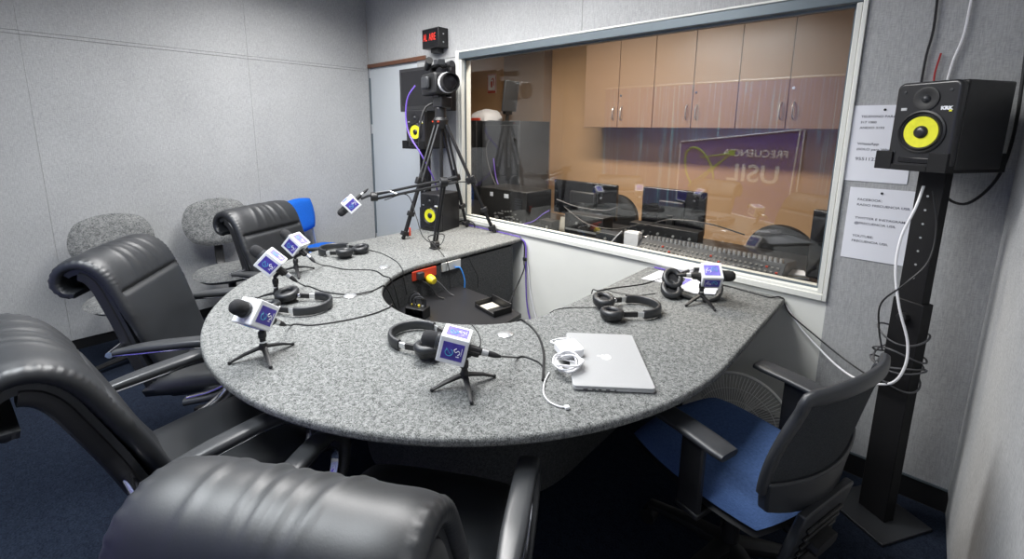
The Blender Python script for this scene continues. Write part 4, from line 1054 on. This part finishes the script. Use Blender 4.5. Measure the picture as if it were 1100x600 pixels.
notice('lower printed notice listing social media names', -.222, -.010, .988, 1.292, [('FACEBOOK:', .013, .03, .05), ('RADIO FRECUENCIA USIL', .013, .03, .072), ('TWITTER E INSTAGRAM:', .013, .03, .128), ('@FRECUENCIA USIL', .013, .03, .150), ('YOUTUBE:', .013, .03, .205), ('FRECUENCIA USIL', .013, .03, .227)])

# ================================================================== ON AIR SIGN, WALL SCREEN
t = thing('on_air_sign', 'black lit sign box with red letters above the door', 'sign', (-2.97, YW, 2.13))
b = MB(); b.span((-.104, -.097, 0), (.104, -.0, .147)); b.build('housing', 'black', t, bevel=.004)
b = MB(); b.span((-.098, -.099, .008), (.098, -.097, .139)); b.build('face', 'screen', t)
text('lettering', 'AL  AIRE', .076, 'redglow', t, T(-.006, -.1, .078) @ R('X', 90), bold=0, sx=.55)
b = MB(); b.span((-.045, -.06, -.03), (.045, 0, 0)); b.build('mount', 'darkgrey', t, bevel=.003)
b = MB()
for z in (.04, .10): b.cyl((.104, -.05, z), (.107, -.05, z), .006, n=10)
b.build('screw', 'silver', t)
t = thing('wall_screen', 'small black flat screen on the wall behind the camcorder', 'screen', (-2.915, 2.17, 1.64))
b = MB(); b.span((-.325, -.02, 0), (.325, .03, .335)); b.build('housing', 'satin', t, bevel=.005)
b = MB(); b.span((-.295, -.022, .045), (.295, -.02, .31)); b.build('screen', 'screen', t)
b = MB()
for k in range(6): b.box((-.2+k*.03, -.022, .02), (.016, .003, .005))
b.build('button', 'darkgrey', t)
b = MB(); b.span((-.06, .03, .10), (.06, .19, .2)); b.build('wall_mount', 'black', t, bevel=.004)

# ================================================================== TRIPOD AND CAMCORDER
AP = Vector((-2.60, 2.06, 1.56))
feet = [Vector((-2.62, 1.73, TZ)), Vector((-2.315, 2.325, TZ)), Vector((-2.60, 2.305, TZ))]
t = thing('camera_tripod', 'tall black tripod standing on the table with its legs spread', 'tripod', (AP.x, AP.y, TZ))
O = Vector((AP.x, AP.y, TZ))
b = MB(); b.lathe([(.001, -.05), (.035, -.05), (.05, -.02), (.055, .01), (.045, .03), (.001, .03)], 20, T(0, 0, AP.z-TZ)); b.build('crown', 'black', t)
for k, F in enumerate(feet):
    a0 = Vector(((F.x-AP.x)*.10, (F.y-AP.y)*.10, AP.z-TZ-.02)); f = F-O
    d = (f-a0); sd = d.cross(Vector((0, 0, 1))).normalized()
    m1 = a0+d*.50
    b = MB()
    for s_ in (-1, 1): b.cyl(a0+sd*.022*s_, m1+sd*.022*s_, .010, n=10)
    lg = b.build('leg', 'satin', t)
    b = MB(); b.box(m1, (.07, .035, .05), d.to_track_quat('Z', 'X').to_matrix().to_4x4()); b.build('leg_clamp', 'black', lg, bevel=.006)
    b = MB(); b.box(a0+d*.78, (.05, .03, .035), d.to_track_quat('Z', 'X').to_matrix().to_4x4()); b.build('lower_clamp', 'black', lg, bevel=.005)
    b = MB(); b.cyl(a0+d*.42, a0+d*.96, .0125 if k else .0145, n=12); b.build('lower_leg', 'blackmetal', lg)
    b = MB(); b.cyl(a0+d*.94, f+Vector((0, 0, .012)), .014, .012, n=10); b.box(a0+d*.95, (.055, .035, .03), d.to_track_quat('Z', 'X').to_matrix().to_4x4()); b.sphere(f+Vector((0, 0, .014)), .0145, 10); b.build('foot', 'black', lg, bevel=.003)
    if k == 0:
        b = MB(); b.box(a0+d*.93+Vector((.035, .01, 0)), (.012, .012, .06)); b.build('red_lever', 'red', lg, bevel=.004)
    b = MB(); b.tube([Vector((0, 0, .38)), a0+d*.52], .004, 6); b.build('spreader_arm', 'black', t)
b = MB(); b.cyl((0, 0, AP.z-TZ-.48), (0, 0, AP.z-TZ), .012, n=12); b.build('centre_column', 'black', t)
b = MB(); b.cyl((0, 0, AP.z-TZ+.02), (0, 0, AP.z-TZ+.10), .04, n=20); b.box((0.01, .01, AP.z-TZ+.135), (.10, .10, .075)); b.build('fluid_head', 'satin', t, bevel=.008)
b = MB(); hz = AP.z-TZ+.12; b.tube(cat([(-.04, 0, hz+.02), (-.09, -.06, hz-.02), (-.10, -.10, hz-.12), (-.105, -.12, hz-.30)], 5), .008, 8); b.build('pan_handle', 'black', t)
b = MB()
for s_ in (-1, 1): b.box((.03*s_, -.045, AP.z-TZ-.0), (.014, .01, .01))
b.build('orange_mark', 'red', t)
# camcorder : local -y = lens direction
vdir = math.atan2(-AP.y, -AP.x)+.38       # towards the photographer, a little to the right
t = thing('video_camera', 'black video camcorder with a pale lens ring on the tripod', 'camera', (AP.x-.01, AP.y-.0, AP.z+.185), vdir+PI/2)
b = MB(); b.span((-.075, -.10, 0), (.055, .17, .15)); b.build('body', 'black', t, bevel=.018, seg=3)
YM = R('X', 90)
b = MB(); b.lathe([(.001, .08), (.05, .08), (.055, .10), (.056, .17), (.050, .18), (.001, .181)], 28, T(0.005, 0, .075) @ YM); b.build('lens_barrel', 'satin', t, smooth=50)
b = MB(); b.lathe([(.0575, .145), (.064, .147), (.066, .175), (.064, .205), (.058, .205), (.058, .15)], 28, T(.005, 0, .075) @ YM, ring=True); b.build('lens_hood', 'black', t, smooth=50)
b = MB(); b.lathe([(.060, .135), (.069, .137), (.069, .158), (.060, .160)], 28, T(.005, 0, .075) @ YM, ring=True); b.build('pale_ring', 'white', t, smooth=50)
b = MB(); b.lathe([(.001, .188), (.03, .186), (.046, .182), (.001, .178)], 24, T(.005, 0, .075) @ YM); b.build('front_glass', 'screen', t, smooth=50)
b = MB(); b.tube(cat([(0, .12, .14), (0, .11, .19), (0, .06, .205), (0, -.04, .205), (0, -.09, .20)], 5), 1, 12, side=(1, 0, 0), flat=(.022, .014)); b.build('top_handle', 'black', t)
b = MB(); b.cyl((.045, .04, .205), (.045, -.12, .205), .017, n=16); b.cyl((.045, -.06, .205), (.045, -.13, .205), .021, n=16); b.build('shotgun_microphone', 'foam', t)
b = MB(); b.box((-.02, -.06, .215), (.06, .07, .04)); b.build('accessory_shoe', 'darkgrey', t, bevel=.006)
b = MB(); b.cyl((-.03, .16, .20), (-.05, .05, .24), .022, .026, n=16); b.build('viewfinder', 'black', t)
b = MB(); b.box((-.095, .02, .08), (.03, .12, .085)); b.build('side_grip', 'darkgrey', t, bevel=.012)
b = MB(); b.box((.064, .02, .08), (.014, .11, .075)); b.build('flip_screen', 'satin', t, bevel=.004)
b = MB(); b.box((0, .0, -.012), (.06, .10, .02)); b.build('mounting_plate', 'satin', t, bevel=.003)
b = MB(); b.tube(cat([ay(446, 92, 2.02), ay(438, 105, 2.0), ay(436, 125, 2.0), ay(440, 145, 2.0), ay(452, 165, 2.0), ay(465, 190, 2.1), ay(470, 205, 2.2)], 6), .006, 8)
tag(b.build('camera_cable', 'purplecable'), 'purple cable looping down from the camcorder', 'cable')

# ================================================================== BOOM ARM MICROPHONE
BB = Vector((-2.27, 1.735, TZ)); J = Vector((-2.20, 1.76, 1.185))
t = thing('microphone_boom', 'black sprung microphone arm clamped to the table in front of the tripod', 'microphone arm', BB)
b = MB(); b.cyl((0, -.02, .028), (0, .02, .028), .027, n=24); b.box((0, .0, .005), (.06, .05, .010)); b.build('clamp', 'black', t, bevel=.003)
jb = J-BB
E1 = ax(402, 211, -2.62)-BB; E2 = jb+(jb-E1).normalized()*.09
sd = Vector((0, 0, 1))
b = MB()
for s_ in (-1, 1): b.cyl(Vector((0, .012*s_, .03)), jb+Vector((0, .012*s_, 0)), .0085, n=8)
b.build('lower_arm', 'black', t)
b = MB()
b.cyl(E2+Vector((0, 0, .012)), E1+Vector((0, 0, .012)), .0085, n=8); b.cyl(E2-Vector((0, 0, .018)), E1-Vector((0, 0, .018)), .0085, n=8); b.build('upper_arm', 'black', t)
for c, nm in ((jb, 'elbow_joint'), (E1, 'wrist_joint')):
    b = MB(); b.cyl(c+Vector((-.01, -.02, 0)), c+Vector((.01, .02, 0)), .030, n=20); jo = b.build(nm, 'black', t, bevel=.004)
    b = MB(); b.cyl(c+Vector((.0, -.026, 0)), c+Vector((.0, -.018, 0)), .008, n=10); b.build('bolt', 'chrome', jo)
hv = (ax(377, 219, -2.66)-BB)
b = MB(); b.tube(cat([E1, E1+Vector((-.035, -.01, .006)), E1*.45+hv*.55+Vector((0, 0, .012))], 4), .009, 10); b.build('swivel', 'darkgrey', t)
b = MB(); b.tube(cat([E1+Vector((.02, 0, .03)), E1+Vector((.14, .02, .05)), E1+Vector((.2, .04, .035))], 5), .003, 6); b.build('spring_wire', 'silver', t)
dm = (ax(370, 228, -2.68)-ax(390, 210, -2.64)).normalized()
make_mic('black microphone with a white logo cube hanging from the boom arm', BB+hv-dm*.01, dm)
b = MB(); b.tube(cat([BB+E1+Vector((.12, 0, -.01)), ax(437, 209, -2.5), ax(447, 232, -2.4), ax(455, 258, -2.3)+Vector((0, 0, .02)), ax(472, 263, -2.2), ax(477, 252, -2.2), ax(466, 252, -2.24), ax(460, 256, -2.27), ax(473, 270, -2.12)+Vector((0, 0, .0)), Vector((-2.045, 1.66, .70)), Vector((-2.03, 1.66, .55))], 6), .003, 6)
tag(b.build('boom_cable', 'cable'), 'black cable hanging in a loop from the boom arm to the table opening', 'cable')
# small plug on table at window corner
p = az(510, 246, TZ)
b = MB(); b.tube(cat([Vector((-2.72, 2.28, TZ+.01)), Vector((-2.64, 2.30, TZ+.05)), Vector((p.x-.02, p.y, TZ+.05)), Vector((p.x, p.y, TZ+.012))], 6), .005, 8)
tag(b.build('loose_lead', 'cable'), 'short black lead with a silver plug beside the table monitor', 'lead')
b = MB(); b.tube(cat([Vector((-2.70, 2.345, TZ+.005)), Vector((-2.5, 2.35, TZ+.006)), Vector((-2.2, 2.35, TZ+.006)), Vector((-2.08, 2.352, TZ+.004))], 5), .004, 6)
tag(b.build('wall_cable', 'purplecable'), 'purple cable lying along the wall behind the tripod', 'cable')
b = MB(); b.tube(cat([Vector((-1.06, 2.353, TZ+.005)), Vector((-.9, 2.35, TZ+.006)), Vector((-.76, 2.352, TZ+.006))], 5), .004, 6)
tag(b.build('wall_cable', 'purplecable'), 'purple cable lying along the wall behind the leaflets', 'cable')
# blue plastic strap on floor chair? : chrome-blue lever under chair C is part of the chair

# ================================================================== LIGHTS
def lamp(x, y, z, w, d, power, col, name):
    t = thing('ceiling_light', name, 'ceiling light', (x, y, z))
    b = MB(); ring(b, -w/2-.02, w/2+.02, -.02, .02, .02, -d/2, d/2); 
    b.bm.free(); b = MB()
    b.span((-w/2-.02, -d/2-.02, -.02), (w/2+.02, -d/2, 0)); b.span((-w/2-.02, d/2, -.02), (w/2+.02, d/2+.02, 0)); b.span((-w/2-.02, -d/2, -.02), (-w/2, d/2, 0)); b.span((w/2, -d/2, -.02), (w/2+.02, d/2, 0)); b.build('frame', 'frame', t)
    b = MB(); b.span((-w/2, -d/2, -.006), (w/2, d/2, 0)); b.build('diffuser', 'lamp', t)
    L = bpy.data.lights.new('panel_light', 'AREA'); L.shape = 'RECTANGLE'; L.size = w; L.size_y = d; L.energy = power; L.color = col; L.spread = math.radians(158)
    o = bpy.data.objects.new('panel_light', L); COL.objects.link(o); o.location = (x, y, z-.022)
    return o
lamp(-2.8, 1.3, ZC, 1.2, .6, 43, (1, .992, .985), 'square ceiling light over the left side of the table')
lamp(-1.60, 1.25, ZC, 1.2, .6, 44, (1, .992, .985), 'square ceiling light over the right side of the table')
lamp(-1.65, -.15, ZC, 1.2, .7, 40, (.90, .96, 1), 'square ceiling light nearest the backdrop wall')
lamp(-2.2, 2.98, 2.8, 1.6, .25, 78, (1, .88, .74), 'long ceiling light in the control room')
W = bpy.data.worlds.new('World'); S.world = W; W.use_nodes = True
W.node_tree.nodes['Background'].inputs[0].default_value = (.02, .02, .02, 1)

# ================================================================== CAMERA
cd = bpy.data.cameras.new('camera'); cam = bpy.data.objects.new('camera', cd); COL.objects.link(cam)
cd.sensor_fit = 'HORIZONTAL'; cd.sensor_width = 36; cd.lens = FPX/1100*36; cd.shift_y = -(300-CYP)/1100; cd.clip_start = .02
Mc = Matrix((RT, UP, -_f)).transposed().to_4x4(); Mc.translation = CAM
cam.matrix_world = Mc; S.camera = cam
S.view_settings.view_transform = 'Standard'; S.view_settings.look = 'None'; S.view_settings.gamma = 1
S.view_settings.use_curve_mapping = False; S.view_settings.exposure = 0.05
